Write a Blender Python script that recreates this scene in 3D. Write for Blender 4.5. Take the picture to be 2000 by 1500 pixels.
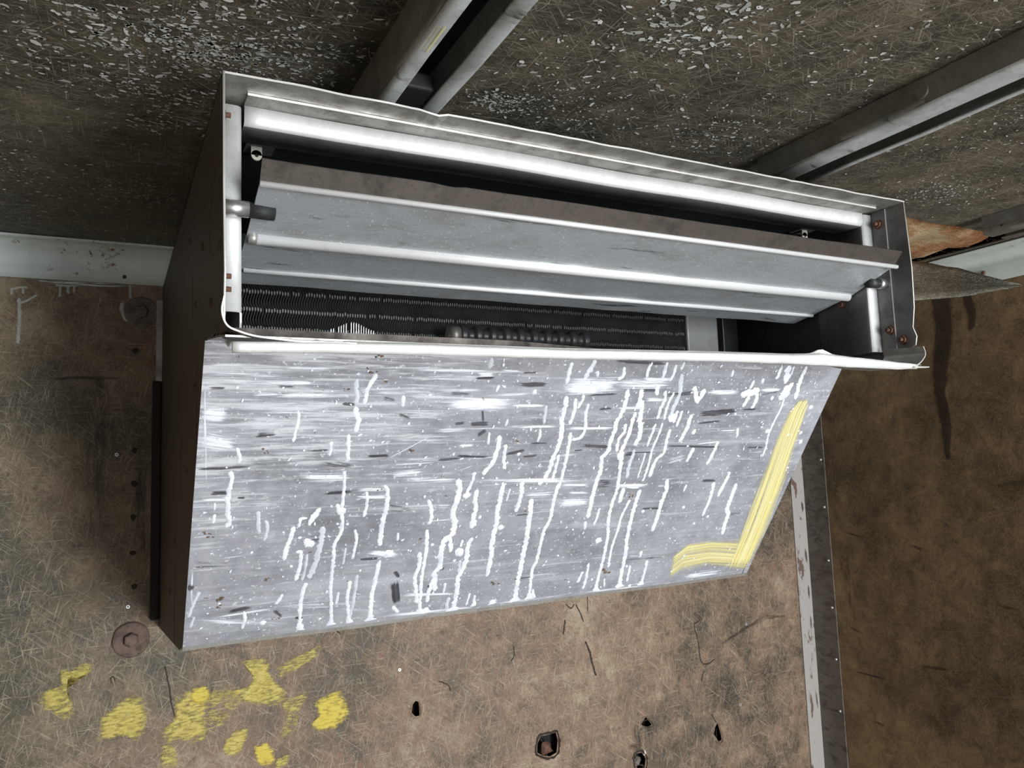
import bpy, bmesh, math, random
from mathutils import Vector, Matrix, noise as mnoise
random.seed(7)
for o in list(bpy.data.objects): bpy.data.objects.remove(o)
SC = bpy.context.scene
COL = SC.collection
# ------------------------------------------------------------------ camera
# world frame: front bulkhead of the box body is y = 0, its ceiling z = 2.30, floor z = 0
cam = bpy.data.cameras.new('camera'); cam_o = bpy.data.objects.new('camera', cam); COL.objects.link(cam_o)
cam.sensor_width = 36.0; cam.lens = 27.0; cam.clip_start = 0.02
cam_o.matrix_world = Matrix(((0.8867, -0.0154, -0.4620, 0.0), (-0.4608, -0.1086, -0.8808, -1.68), (-0.0366, 0.9940, -0.1034, 1.8456), (0, 0, 0, 1)))
SC.camera = cam_o
# ------------------------------------------------------------------ light
w = bpy.data.worlds.new('world'); SC.world = w; w.use_nodes = True
w.node_tree.nodes['Background'].inputs[0].default_value = (0.80, 0.90, 1.0, 1)
w.node_tree.nodes['Background'].inputs[1].default_value = 1.0
def area(name, loc, rot, sx, sy, e, col):
    l = bpy.data.lights.new(name, 'AREA'); l.shape = 'RECTANGLE'; l.size = sx; l.size_y = sy; l.energy = e; l.color = col
    o = bpy.data.objects.new(name, l); COL.objects.link(o); o.location = loc; o.rotation_euler = rot
    return o
# daylight coming in through the open rear doorway of the box body
area('doorway_daylight', (1.38, -4.3, 1.15), (math.radians(90), 0, 0), 0.95, 2.1, 150, (0.95, 0.98, 1.0))
SC.view_settings.view_transform = 'Standard'; SC.view_settings.look = 'None'
SC.view_settings.gamma = 1; SC.view_settings.use_curve_mapping = False
SC.view_settings.exposure = 0.25
SC.cycles.transparent_max_bounces = 32
# ------------------------------------------------------------------ helpers
def tag(o, label=None, cat=None, group=None, kind=None):
    if label: o['label'] = label
    if cat: o['category'] = cat
    if group: o['group'] = group
    if kind: o['kind'] = kind
    return o
def link(name, me, mats, parent=None):
    o = bpy.data.objects.new(name, me); COL.objects.link(o)
    for m in (mats if isinstance(mats, (list, tuple)) else [mats]): me.materials.append(m)
    if parent is not None:
        o.parent = parent
        o.matrix_parent_inverse = PINV.get(parent.name, Matrix())
    return o
PINV = {}
def thing(name, loc, label, cat, group=None):
    o = bpy.data.objects.new(name, None); COL.objects.link(o); o.location = loc; o.empty_display_size = .05
    PINV[o.name] = Matrix.Translation(-Vector(loc))
    return tag(o, label, cat, group)
def build(name, bm, mats, parent=None, smooth=False, edge_slot=None, bevel=0):
    if bevel:
        bmesh.ops.bevel(bm, geom=list(bm.edges), offset=bevel, segments=2, affect='EDGES', profile=.5)
    bmesh.ops.recalc_face_normals(bm, faces=list(bm.faces))
    if edge_slot:
        for f in bm.faces:
            if edge_slot(f): f.material_index = 1
    if smooth:
        for f in bm.faces: f.smooth = True
    me = bpy.data.meshes.new(name); bm.to_mesh(me); bm.free()
    return link(name, me, mats, parent)
def box(bm, x0, x1, y0, y1, z0, z1):
    v = [bm.verts.new((x, y, z)) for x in (x0, x1) for y in (y0, y1) for z in (z0, z1)]
    for f in ((0,1,3,2), (4,6,7,5), (0,4,5,1), (2,3,7,6), (0,2,6,4), (1,5,7,3)): bm.faces.new([v[i] for i in f])
    return v
def loft(bm, rings, cap=True, close=True):
    R = [[bm.verts.new(p) for p in r] for r in rings]
    n = len(R[0])
    for a, b in zip(R, R[1:]):
        for i in range(n if close else n-1):
            j = (i+1) % n
            bm.faces.new((a[i], a[j], b[j], b[i]))
    if cap and close:
        bm.faces.new(R[0]); bm.faces.new(list(reversed(R[-1])))
    return R
def thicken(pl, t):
    """2-D polyline -> closed outline of a sheet of thickness t (centred)"""
    L, Rr = [], []
    for i, p in enumerate(pl):
        a = Vector(pl[max(i-1, 0)]); b = Vector(pl[min(i+1, len(pl)-1)])
        d = (b-a).normalized(); n = Vector((-d.y, d.x))*t/2
        L.append(tuple(Vector(p)+n)); Rr.append(tuple(Vector(p)-n))
    return L + Rr[::-1]
def fillet(pts, r, seg=5):
    out = [pts[0]]
    for i in range(1, len(pts)-1):
        p = Vector(pts[i]); a = (Vector(pts[i-1])-p); b = (Vector(pts[i+1])-p)
        rr = min(r, a.length*.45, b.length*.45)
        s = p + a.normalized()*rr; e = p + b.normalized()*rr
        for k in range(seg+1):
            t = k/seg; out.append(tuple((1-t)**2*s + 2*t*(1-t)*p + t*t*e))
    out.append(pts[-1]); return out
def extr(bm, prof, axis, a, b, steps=1, wob=None):
    """extrude closed 2-D outline along axis ('x': prof=(y,z), 'y': (x,z), 'z': (x,y))"""
    rings = []
    for k in range(steps+1):
        s = a + (b-a)*k/steps
        if axis == 'x': r = [(s, p[0], p[1]) for p in prof]
        elif axis == 'y': r = [(p[0], s, p[1]) for p in prof]
        else: r = [(p[0], p[1], s) for p in prof]
        if wob: r = [tuple(Vector(q)+Vector(wob(q))) for q in r]
        rings.append(r)
    return loft(bm, rings)
def plate(name, outline, holes, t, frame, mats, parent=None):
    """flat plate with real holes; frame(u, v, h) -> world"""
    cu = bpy.data.curves.new('tmp', 'CURVE'); cu.dimensions = '2D'; cu.fill_mode = 'BOTH'; cu.extrude = t/2
    for poly in [outline]+list(holes):
        s = cu.splines.new('POLY'); s.points.add(len(poly)-1); s.use_cyclic_u = True
        for q, p in zip(s.points, poly): q.co = (p[0], p[1], 0, 1)
    to = bpy.data.objects.new('tmp', cu); COL.objects.link(to)
    dg = bpy.context.evaluated_depsgraph_get()
    me = bpy.data.meshes.new_from_object(to.evaluated_get(dg))
    bpy.data.objects.remove(to)
    me.name = name; me.materials.clear()
    for v in me.vertices: v.co = frame(v.co.x, v.co.y, v.co.z)
    bm = bmesh.new(); bm.from_mesh(me); bmesh.ops.remove_doubles(bm, verts=bm.verts, dist=1e-6)
    return build(name, bm, mats, parent)
def cyl(bm, p0, p1, r0, r1=None, n=16, cap=True):
    p0, p1 = Vector(p0), Vector(p1); r1 = r0 if r1 is None else r1
    d = (p1-p0).normalized(); a = d.orthogonal().normalized(); b = d.cross(a)
    rg = lambda p, r: [tuple(p + a*r*math.cos(2*math.pi*i/n) + b*r*math.sin(2*math.pi*i/n)) for i in range(n)]
    loft(bm, [rg(p0, r0), rg(p1, r1)], cap)
def crom(pts, step):
    P = [Vector(p) for p in pts]; out = []
    if len(P) == 2: P = [P[0], (P[0]+P[1])/2, P[1]]
    for i in range(len(P)-1):
        p0 = P[i-1] if i else P[0]*2-P[1]; p1 = P[i]; p2 = P[i+1]; p3 = P[i+2] if i+2 < len(P) else P[i+1]*2-P[i]
        n = max(1, int((p2-p1).length/step))
        for k in range(n):
            t = k/n
            out.append(.5*((2*p1)+(p2-p0)*t+(2*p0-5*p1+4*p2-p3)*t*t+(3*p1-p0-3*p2+p3)*t**3))
    out.append(P[-1]); return out
def drip(name, frame, pts, wd, mat, parent, flare=0, h=.0009, seed=0, step=.0022, rough=.42):
    """a run of paint with body: domed ribbon lying on a surface"""
    pl = crom(pts, step); n = len(pl); rnd = random.Random(seed); o1, o2 = rnd.random()*50, rnd.random()*50
    bm = bmesh.new(); rows = []
    L = sum((pl[i+1]-pl[i]).length for i in range(n-1)); s = 0
    for i, p in enumerate(pl):
        if i: s += (pl[i]-pl[i-1]).length
        d = (pl[min(i+1, n-1)]-pl[max(i-1, 0)]).normalized(); nn = Vector((-d.y, d.x))
        e = min(1, math.sqrt(max(0, (s+.0004)/wd))) * min(1, math.sqrt(max(0, (L-s+.0004)/wd)))
        if flare:
            q = max(0, 1-(L-s)/.016); e = min(1, math.sqrt((s+.0004)/wd))*(1+1.7*q*q)
        a = wd*e*(1+rough*1.4*mnoise.noise((s*190+o1, 0, 0))+rough*mnoise.noise((s*480, o2, 0)))
        b = wd*e*(1+rough*1.4*mnoise.noise((s*190+o2, 3, 0))+rough*mnoise.noise((s*480, o1, 5)))
        c = p + nn*wd*.25*mnoise.noise((s*90, o1, o2))
        hh = h*min(1, e)
        rows.append([frame(*(c+nn*a), 0.0001), frame(*(c+nn*a*.6), hh), frame(*c, hh*1.15), frame(*(c-nn*b*.6), hh), frame(*(c-nn*b), 0.0001)])
    loft(bm, rows, False, False)
    return build(name, bm, mat, parent, smooth=True)
def blob(bm, frame, u, v, r, h, n=9, sx=1.0, rnd=random):
    c = bm.verts.new(frame(u, v, h)); ri, ro = [], []
    for i in range(n):
        a = 2*math.pi*i/n; k = r*(1+rnd.uniform(-.25, .25))
        ri.append(bm.verts.new(frame(u+math.cos(a)*k*.6*sx, v+math.sin(a)*k*.6, h*.9))); ro.append(bm.verts.new(frame(u+math.cos(a)*k*sx, v+math.sin(a)*k, .0001)))
    for i in range(n):
        j = (i+1) % n; bm.faces.new((c, ri[i], ri[j])); bm.faces.new((ri[i], ro[i], ro[j], ri[j]))
def film(name, frame, rows, mat, parent, h, strength=1.0):
    """thin film of paint / dirt on a surface; rows = [((ua,va),(ub,vb)), ...]; UV uv = 0..1, m = metres"""
    me = bpy.data.meshes.new(name); V, F, U, Mt = [], [], [], []
    n = len(rows); s = 0; K = 4
    for i, (a, b) in enumerate(rows):
        if i:
            s += ((Vector(rows[i][0])+Vector(rows[i][1])) - (Vector(rows[i-1][0])+Vector(rows[i-1][1]))).length/2
        wl = (Vector(b)-Vector(a)).length
        for k in range(K+1):
            t = k/K; p = Vector(a).lerp(Vector(b), t); V.append(frame(p.x, p.y, h)); U.append((i/(n-1), t)); Mt.append((s, (t-.5)*wl))
    for i in range(n-1):
        for k in range(K):
            a = i*(K+1)+k; F.append((a, a+1, a+K+2, a+K+1))
    me.from_pydata([tuple(v) for v in V], [], F); l1 = me.uv_layers.new(name='uv'); l2 = me.uv_layers.new(name='m')
    for lp in me.loops:
        l1.data[lp.index].uv = U[lp.vertex_index]; l2.data[lp.index].uv = Mt[lp.vertex_index]
    o = link(name, me, mat, parent); o.color = (strength, random.random(), 0, 1); return o
def strip_rows(u0, v0, u1, v1, hw, n=8, bow=0):
    a, b = Vector((u0, v0)), Vector((u1, v1)); d = (b-a).normalized(); nn = Vector((-d.y, d.x))
    return [(tuple(a.lerp(b, i/n)+nn*(hw+bow*math.sin(math.pi*i/n))), tuple(a.lerp(b, i/n)+nn*(-hw+bow*math.sin(math.pi*i/n)))) for i in range(n+1)]
# ------------------------------------------------------------------ material kit
class NT:
    def __init__(s, name):
        s.m = bpy.data.materials.new(name); s.m.use_nodes = True; s.t = s.m.node_tree; s.n = s.t.nodes; s.l = s.t.links
        s.p = s.n['Principled BSDF']; s.tc = s.n.new('ShaderNodeTexCoord')
    def i(s, sock, v):
        if hasattr(v, 'is_output') or hasattr(v, 'links'): s.l.new(v, sock)
        else: sock.default_value = v if not (isinstance(v, tuple) and len(v) == 3 and sock.type == 'RGBA') else (*v, 1)
    def mapp(s, vec, scale=(1,1,1), rot=(0,0,0), loc=(0,0,0)):
        m = s.n.new('ShaderNodeMapping'); s.l.new(vec, m.inputs[0]); m.inputs[1].default_value = loc; m.inputs[2].default_value = rot; m.inputs[3].default_value = scale
        return m.outputs[0]
    def noise(s, scale=5, detail=4, rough=.55, vec=None, dist=0):
        m = s.n.new('ShaderNodeTexNoise'); s.l.new(vec or s.tc.outputs['Object'], m.inputs['Vector'])
        m.inputs['Scale'].default_value = scale; m.inputs['Detail'].default_value = detail; m.inputs['Roughness'].default_value = rough; m.inputs['Distortion'].default_value = dist
        return m.outputs['Fac']
    def vor(s, scale, vec=None, feat='F1'):
        m = s.n.new('ShaderNodeTexVoronoi'); m.feature = feat; s.l.new(vec or s.tc.outputs['Object'], m.inputs['Vector']); m.inputs['Scale'].default_value = scale
        return m.outputs['Distance'], (m.outputs['Color'] if feat == 'F1' else None)
    def ramp(s, fac, stops, interp='LINEAR'):
        m = s.n.new('ShaderNodeValToRGB'); s.l.new(fac, m.inputs[0]); cr = m.color_ramp; cr.interpolation = interp
        while len(cr.elements) < len(stops): cr.elements.new(.5)
        for e, (p, c) in zip(cr.elements, stops):
            e.position = p; e.color = (c, c, c, 1) if not isinstance(c, tuple) else (*c, 1)
        return m.outputs[0]
    def mix(s, fac, a, b, mode='MIX'):
        m = s.n.new('ShaderNodeMix'); m.data_type = 'RGBA'; m.blend_type = mode
        s.i(m.inputs[0], fac); s.i(m.inputs[6], a); s.i(m.inputs[7], b); return m.outputs[2]
    def math(s, op, a, b=0.0, c=None, clamp=False):
        m = s.n.new('ShaderNodeMath'); m.operation = op; m.use_clamp = clamp
        s.i(m.inputs[0], a); s.i(m.inputs[1], b)
        if c is not None: s.i(m.inputs[2], c)
        return m.outputs[0]
    def step(s, v, a, b):
        m = s.n.new('ShaderNodeMapRange'); m.interpolation_type = 'SMOOTHSTEP'; s.i(m.inputs[0], v); m.inputs[1].default_value = a; m.inputs[2].default_value = b
        return m.outputs[0]
    def sep(s, vec):
        m = s.n.new('ShaderNodeSeparateXYZ'); s.l.new(vec, m.inputs[0]); return m.outputs
    def uv(s, name):
        m = s.n.new('ShaderNodeUVMap'); m.uv_map = name; return m.outputs[0]
    def objcol(s):
        m = s.n.new('ShaderNodeObjectInfo'); return s.sep(m.outputs['Color'])
    def rnd(s):
        m = s.n.new('ShaderNodeObjectInfo'); return m.outputs['Random']
    def attr(s, name):
        m = s.n.new('ShaderNodeAttribute'); m.attribute_name = name; return m.outputs['Fac']
    def bump(s, h, strength=.3, dist=.002):
        m = s.n.new('ShaderNodeBump'); m.inputs['Strength'].default_value = strength; m.inputs['Distance'].default_value = dist; s.l.new(h, m.inputs['Height'])
        s.l.new(m.outputs[0], s.p.inputs['Normal'])
    def done(s, col, rough=.5, metal=0.0, alpha=None, spec=None):
        s.i(s.p.inputs['Base Color'], col); s.i(s.p.inputs['Roughness'], rough); s.i(s.p.inputs['Metallic'], metal)
        if alpha is not None: s.i(s.p.inputs['Alpha'], alpha)
        if spec is not None: s.p.inputs['Specular IOR Level'].default_value = spec
        return s.m
def streaks(t, vec, angle_axis, angles, scale, thin, lo, hi):
    """thin short light scratches in several directions"""
    acc = None
    for k, a in enumerate(angles):
        rot = [0, 0, 0]; rot[angle_axis] = a
        v = t.mapp(vec, (scale, scale, scale), tuple(rot), (k*3.7, k*1.3, k*2.1))
        sc = [1, 1, 1]
        sc[(angle_axis+1) % 3] = .055*thin
        v = t.mapp(v, tuple(sc))
        q = t.step(t.noise(1.0, 2.5, .6, v, .4), lo, hi)
        acc = q if acc is None else t.math('MAXIMUM', acc, q)
    return acc
def grp(name, axis, stops, fib, dark, light, seed, fib_amt=.5, alt=None):
    """old fibre-glass lining: mottled resin, fibres, grime"""
    t = NT(name); v = t.mapp(t.tc.outputs['Object'], loc=(seed, seed*1.7, seed*.3))
    big = t.noise(2.4, 6, .62, v, .6); mid = t.noise(13, 7, .70, v, .5); fine = t.noise(160, 5, .75, v)
    f = t.math('ADD', t.math('MULTIPLY', big, .5), t.math('MULTIPLY', mid, .5))
    f = t.math('MULTIPLY_ADD', t.math('SUBTRACT', fine, .5), .22, f)
    col = t.ramp(f, stops)
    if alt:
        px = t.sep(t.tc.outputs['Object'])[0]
        k = t.step(t.math('MULTIPLY_ADD', t.math('SUBTRACT', big, .5), 2.2, px), .45, -.10)  # left end tinted olive and darker, some of its shade put into the colour
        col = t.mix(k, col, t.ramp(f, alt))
    col = t.mix(t.math('MULTIPLY', t.step(t.noise(34, 7, .75, v, .8), .50, .70), .55), col, dark)
    col = t.mix(t.math('MULTIPLY', t.step(t.noise(5.5, 8, .72, v, 1.5), .54, .72), .45), col, dark)
    fb = streaks(t, v, axis, (.2, .9, 1.6, 2.4, 2.9), 560, .7, .57, .74)
    col = t.mix(t.math('MULTIPLY', fb, fib_amt), col, fib)
    sp = t.step(t.noise(240, 3, .6, v), .64, .74)
    col = t.mix(t.math('MULTIPLY', sp, .7), col, dark)
    t.bump(t.math('ADD', mid, t.math('MULTIPLY', fine, .5)), .5, .004)
    return t.done(col, t.ramp(mid, [(.3, .42), (.7, .62)]), 0, None, .35)
M = {}
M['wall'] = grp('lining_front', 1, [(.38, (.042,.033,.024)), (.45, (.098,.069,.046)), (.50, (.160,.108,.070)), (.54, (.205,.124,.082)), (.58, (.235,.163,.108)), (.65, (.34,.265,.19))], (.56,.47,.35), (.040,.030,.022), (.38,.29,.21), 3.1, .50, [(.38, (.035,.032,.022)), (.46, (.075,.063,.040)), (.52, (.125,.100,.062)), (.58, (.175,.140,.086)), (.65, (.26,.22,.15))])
M['rwall'] = grp('lining_right', 0, [(.38, (.070,.049,.029)), (.46, (.140,.097,.055)), (.52, (.205,.140,.077)), (.58, (.26,.185,.094)), (.66, (.33,.25,.135))], (.42,.34,.21), (.045,.032,.022), (.22,.165,.105), 8.3, .30)
M['ceil'] = grp('lining_ceiling', 2, [(.38, (.030,.028,.022)), (.46, (.068,.060,.044)), (.52, (.105,.088,.062)), (.58, (.145,.122,.085)), (.66, (.22,.20,.155))], (.46,.42,.33), (.018,.017,.014), (.22,.20,.155), 5.7, .62)
def metal(name, base, dirt, dirt_amt, rough=(.28,.5), met=.85, streak=(3,3,3), sc=8, specks=.0, bump=.12, dark=None):
    t = NT(name); v = t.mapp(t.tc.outputs['Object'], streak)
    n1 = t.noise(sc, 6, .65, v, .3); n2 = t.noise(sc*7, 5, .65, v)
    col = t.mix(t.math('MULTIPLY', t.step(n1, .42, .72), dirt_amt), base, dirt)
    col = t.mix(t.math('MULTIPLY', t.step(n2, .50, .72), dirt_amt*.6), col, dirt)
    if dark: col = t.mix(t.step(t.noise(sc*1.7, 5, .65, t.mapp(v, (.35,1,1), loc=(4,2,9)), .6), .60, .70), col, dark)
    if specks: col = t.mix(t.math('MULTIPLY', t.step(t.noise(300, 2, .5), .64, .70), specks), col, (.8,.8,.78))
    t.bump(n2, bump, .001)
    return t.done(col, t.ramp(n1, [(.3, rough[0]), (.7, rough[1])]), met)
M['alu'] = metal('aluminium_worn', (.72,.73,.74), (.36,.33,.29), .55, (.27,.42), .9)
M['alu_edge'] = metal('aluminium_cut_edge', (.86,.85,.82), (.5,.46,.4), .45, (.32,.5), .55)
M['alu_dirty'] = metal('aluminium_grimy', (.40,.385,.36), (.16,.135,.11), .7, (.35,.6), .7, sc=10)
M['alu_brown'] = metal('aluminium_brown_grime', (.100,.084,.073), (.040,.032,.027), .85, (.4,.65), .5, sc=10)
M['blade'] = metal('blade_aluminium', (.50,.53,.56), (.30,.29,.28), .6, (.34,.5), .45, (1.2,3,3), 9, .8, .1, (.10,.115,.135))
M['bead'] = metal('bead_highlight', (.92,.93,.94), (.68,.66,.63), .3, (.3,.42), .35)  # near-white base puts the highlight along the ridges into the colour
M['rail_white'] = metal('dull_white_aluminium', (.74,.75,.75), (.50,.48,.45), .5, (.4,.6), .25)
M['dark'] = metal('dark_duct', (.030,.034,.034), (.014,.014,.014), .6, (.5,.7), .3, specks=.06)
M['dkgrey'] = metal('grey_duct', (.20,.20,.195), (.09,.083,.076), .6, (.4,.6), .35)
M['plategrey'] = metal('grey_plate', (.30,.305,.31), (.18,.175,.17), .6, (.4,.6), .35)
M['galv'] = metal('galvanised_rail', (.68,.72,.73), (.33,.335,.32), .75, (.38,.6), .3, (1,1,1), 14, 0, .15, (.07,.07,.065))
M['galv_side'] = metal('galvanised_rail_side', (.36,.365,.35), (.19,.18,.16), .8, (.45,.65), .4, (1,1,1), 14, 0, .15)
M['fin'] = metal('coil_fin', (.42,.43,.43), (.2,.2,.2), .5, (.35,.5), .5)
M['fin_edge'] = metal('coil_fin_collar_glint', (.82,.85,.84), (.4,.42,.36), .5, (.25,.4), .8)
M['copper'] = metal('dull_tube', (.12,.10,.08), (.05,.045,.04), .6, (.4,.6), .7)
def simple(name, c, r=.6, m=0.0, var=.35, sc=40, alt=None):
    t = NT(name); n = t.noise(sc, 5, .65)
    col = t.mix(t.math('MULTIPLY', t.step(n, .40, .68), var), c, alt or tuple(x*.45 for x in c)); t.bump(n, .2, .0015)
    return t.done(col, r, m)
M['rust'] = simple('rust', (.135,.062,.038), .85, 0, .8, 90, (.045,.026,.02))
M['rust_thin'] = simple('brown_speck', (.16,.105,.075), .8, 0, .8, 120, (.06,.045,.035))
M['rustdark'] = simple('rusty_washer', (.155,.105,.085), .75, .2, .85, 60, (.055,.036,.028))
M['rustgrey'] = simple('dusty_washer', (.20,.17,.145), .75, .15, .7, 60, (.09,.07,.058))
M['black'] = simple('black_stop_gap', (.010,.010,.010), .7)  # for the slot stop and the painted-in shade gap
M['void'] = simple('dark_cavity', (.012,.010,.009), .9)
M['plastic'] = simple('black_plastic', (.045,.045,.05), .35)
M['tab'] = simple('pale_tab', (.72,.69,.60), .5, 0, .3, 60)
M['rivet'] = simple('rivet_alu', (.62,.62,.60), .4, .5, .4, 200)
M['paint'] = simple('white_paint', (.84,.87,.93), .45, 0, .75, 75, (.60,.63,.70))
M['paint_pale'] = simple('thin_white_paint', (.64,.67,.725), .5, 0, .7, 75, (.47,.49,.54))
M['drip_wall'] = simple('pale_sealant', (.50,.50,.45), .6, 0, .3, 60)
M['crack'] = simple('dark_crack', (.035,.022,.015), .8)
M['floor'] = simple('floor_plate', (.26,.25,.23), .6, .0, .5, 6)
# side panel: dark brown paint, chipped
t = NT('brown_paint'); n = t.noise(30, 6, .7, t.mapp(t.tc.outputs['Object'], (1,1,.35)), .4)
c = t.mix(t.math('MULTIPLY', t.step(n, .4, .7), .5), (.088,.070,.058), (.045,.035,.029))
c = t.mix(t.step(t.noise(22, 3, .5, t.mapp(t.tc.outputs['Object'], (1,1,.5), loc=(3,8,1))), .70, .73), c, (.15,.055,.04))
c = t.mix(t.math('MULTIPLY', t.step(t.noise(70, 3, .5), .70, .75), .6), c, (.25,.22,.20)); t.bump(n, .25, .002)
M['brown'] = t.done(c, .55, .1)
# white-green painted angle with rust blooms
t = NT('painted_angle'); z = t.tc.outputs['Object']; n = t.noise(14, 5, .65)
c = t.mix(t.math('MULTIPLY', t.step(n, .42, .7), .45), (.62,.68,.65), (.42,.46,.42))
rs = t.step(t.noise(55, 4, .7, None, .5), .58, .66); rs2 = t.step(t.noise(7, 2, .5), .48, .6)
c = t.mix(t.math('MULTIPLY', rs, rs2), c, (.17,.085,.035)); t.bump(n, .1, .002)
M['angle'] = t.done(c, .45)
# corner strip
t = NT('corner_strip_pale'); n = t.noise(30, 5, .7, t.mapp(t.tc.outputs['Object'], (1,1,.4)), .5)
c = t.mix(t.step(n, .55, .60), (.36,.335,.31), (.13,.085,.065)); M['strip_pale'] = t.done(c, .55)
t = NT('corner_strip_dark'); n = t.noise(20, 6, .7, t.mapp(t.tc.outputs['Object'], (1,1,2.2)), .5)
c = t.mix(t.step(n, .42, .68), (.165,.145,.125), (.075,.060,.050)); t.bump(n, .15, .002); M['strip_dark'] = t.done(c, .5, .1)
# foam
t = NT('foam'); n = t.noise(9, 5, .6); n2 = t.noise(160, 4, .7, t.mapp(t.tc.outputs['Object'], (.5,1,1), (0,0,.4)))
c = t.ramp(n, [(.40, (.30,.105,.035)), (.50, (.46,.25,.11)), (.60, (.62,.46,.28))]); c = t.mix(t.math('MULTIPLY', t.step(n2, .5, .7), .5), c, (.62,.50,.34)); t.bump(n2, .8, .004)
M['foam'] = t.done(c, .9)
# big sloping panel : dull aluminium with rubbed white haze and faint scuffs, grain along x
t = NT('panel_aluminium'); ob = t.tc.outputs['Object']
g = t.mapp(ob, (2.2, 22, 22)); g2 = t.mapp(ob, (7, 80, 80))
n1 = t.noise(1.6, 7, .66, g, .5); n2 = t.noise(1.4, 6, .68, g2, .4); n3 = t.noise(6, 6, .65, None, .5); n4 = t.noise(2.0, 6, .66, t.mapp(ob, (3, 15, 15), loc=(9,4,2)), .8); n5 = t.noise(48, 5, .7)
c = t.ramp(t.math('MULTIPLY_ADD', n5, .35, t.math('MULTIPLY', n3, .65)), [(.36, (.23,.238,.265)), (.50, (.345,.355,.395)), (.64, (.46,.472,.515))])
c = t.mix(t.math('MULTIPLY', t.step(n1, .52, .70), .45), c, (.62,.64,.69))
c = t.mix(t.math('MULTIPLY', t.step(n2, .56, .74), .35), c, (.70,.72,.77))
pz = t.sep(ob); wob = t.math('MULTIPLY_ADD', n3, .5, -.25)
area = t.math('MULTIPLY', t.step(t.math('ADD', pz[0], wob), .62, .16), t.step(t.math('ADD', pz[2], wob), 1.74, 1.90))
nh = t.noise(1.0, 6, .70, t.mapp(ob, (9, 150, 150), loc=(3,5,1)), .35)
hz = t.step(t.math('MULTIPLY_ADD', area, .13, nh), .56, .72)
c = t.mix(t.math('MULTIPLY', hz, .8), c, (.76,.78,.83))
c = t.mix(t.math('MULTIPLY', t.step(n4, .56, .72), .45), c, (.20,.205,.225))
c = t.mix(t.math('MULTIPLY', t.step(t.noise(210, 2, .5), .63, .70), .7), c, (.76,.78,.83))
c = t.mix(t.math('MULTIPLY', t.step(t.noise(150, 3, .6), .68, .75), .6), c, (.15,.14,.14))
t.bump(n2, .1, .001)
M['panel'] = t.done(c, t.ramp(n1, [(.3, .38), (.7, .55)]), .25)
# translucent films: white rub, dark scuff, yellow brush paint, stains
def filmmat(name, ca, cb, along, across, gain=1.8, amp=1.5, rough=.5, side=(0.0, 1.0), ends=(0.0, .7), lo=.30, hi=.62, cap=1.0):
    t = NT(name); u = t.sep(t.uv('uv')); m = t.uv('m'); oc = t.objcol()
    cm = t.n.new('ShaderNodeCombineXYZ'); t.l.new(t.math('MULTIPLY', oc[1], 30.0), cm.inputs[0]); t.l.new(t.math('MULTIPLY', oc[1], 17.0), cm.inputs[1])
    va = t.n.new('ShaderNodeVectorMath'); va.operation = 'ADD'; t.l.new(m, va.inputs[0]); t.l.new(cm.outputs[0], va.inputs[1])
    v = t.mapp(va.outputs[0], (along, across, 1))
    n = t.noise(1.0, 5, .68, v, .25); nc = t.noise(.6, 4, .6, v)
    sv = t.math('SUBTRACT', 1.0, t.math('ABSOLUTE', t.math('MULTIPLY_ADD', u[1], 2.0, -1.0)))
    su = t.math('SUBTRACT', 1.0, t.math('ABSOLUTE', t.math('MULTIPLY_ADD', u[0], 2.0, -1.0)))
    f = t.math('MULTIPLY', t.step(sv, *side), t.step(su, *ends))
    f = t.math('MULTIPLY', f, oc[0])
    a = t.math('MULTIPLY_ADD', t.math('SUBTRACT', n, .5), amp, f)
    a = t.math('MULTIPLY', t.step(a, lo, hi), t.step(f, .0, .15))
    a = t.math('MULTIPLY', a, cap)
    return t.done(t.mix(t.step(nc, .35, .65), ca, cb), rough, 0, a)
M['smear'] = filmmat('rubbed_white', (.74,.77,.83), (.86,.88,.93), 14, 420, amp=2.6, side=(0,1.0), ends=(0,.75), lo=.22, hi=.80, cap=.97)
M['scuff'] = filmmat('dark_scuff', (.045,.048,.058), (.11,.11,.125), 22, 330, amp=2.4, side=(0,.9), ends=(0,.6), lo=.20, hi=.80, cap=.9)
M['yellow'] = filmmat('yellow_brush', (.78,.68,.25), (.83,.77,.44), 2.5, 300, amp=3.2, side=(0,.40), ends=(0,.16), lo=.12, hi=1.15, cap=.93)
M['stain'] = filmmat('water_stain', (.030,.019,.013), (.045,.029,.020), 26, 45, amp=2.0, side=(0,.7), ends=(0,.3), lo=.15, hi=.6, cap=.66)
M['grime_shade'] = filmmat('grime_shade_streak', (.035,.027,.022), (.05,.04,.032), 18, 110, amp=2.2, side=(0,1.0), ends=(0,.9), lo=.30, hi=1.1, cap=.75)  # grime, and the shade painted onto the front wall
M['csmear'] = filmmat('pale_ceiling_smear', (.36,.37,.35), (.5,.5,.47), 40, 160, amp=3.0, side=(0,1.0), ends=(0,.9), lo=.30, hi=.85, cap=.8)
t = NT('yellow_wall_paint'); m = t.mapp(t.tc.outputs['Object'], (60,1,220), (0,.5,0)); n = t.noise(1.0, 5, .65, m); n2 = t.noise(38, 6, .75)
oc = t.objcol(); e = t.attr('edge')
a = t.math('MULTIPLY', e, t.math('MULTIPLY_ADD', oc[0], .55, .28))
a = t.math('MULTIPLY_ADD', t.math('SUBTRACT', n, .5), 1.7, a); a = t.math('MULTIPLY_ADD', t.math('SUBTRACT', n2, .5), 1.5, a)
c = t.mix(t.step(n, .35, .65), (.46,.36,.040), (.60,.50,.13)); c = t.mix(t.math('MULTIPLY', t.step(n2, .52, .66), .7), c, (.30,.24,.075)); c = t.mix(t.math('MULTIPLY', t.step(oc[0], .9, 1.0), .55), c, (.72,.55,.035))
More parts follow.
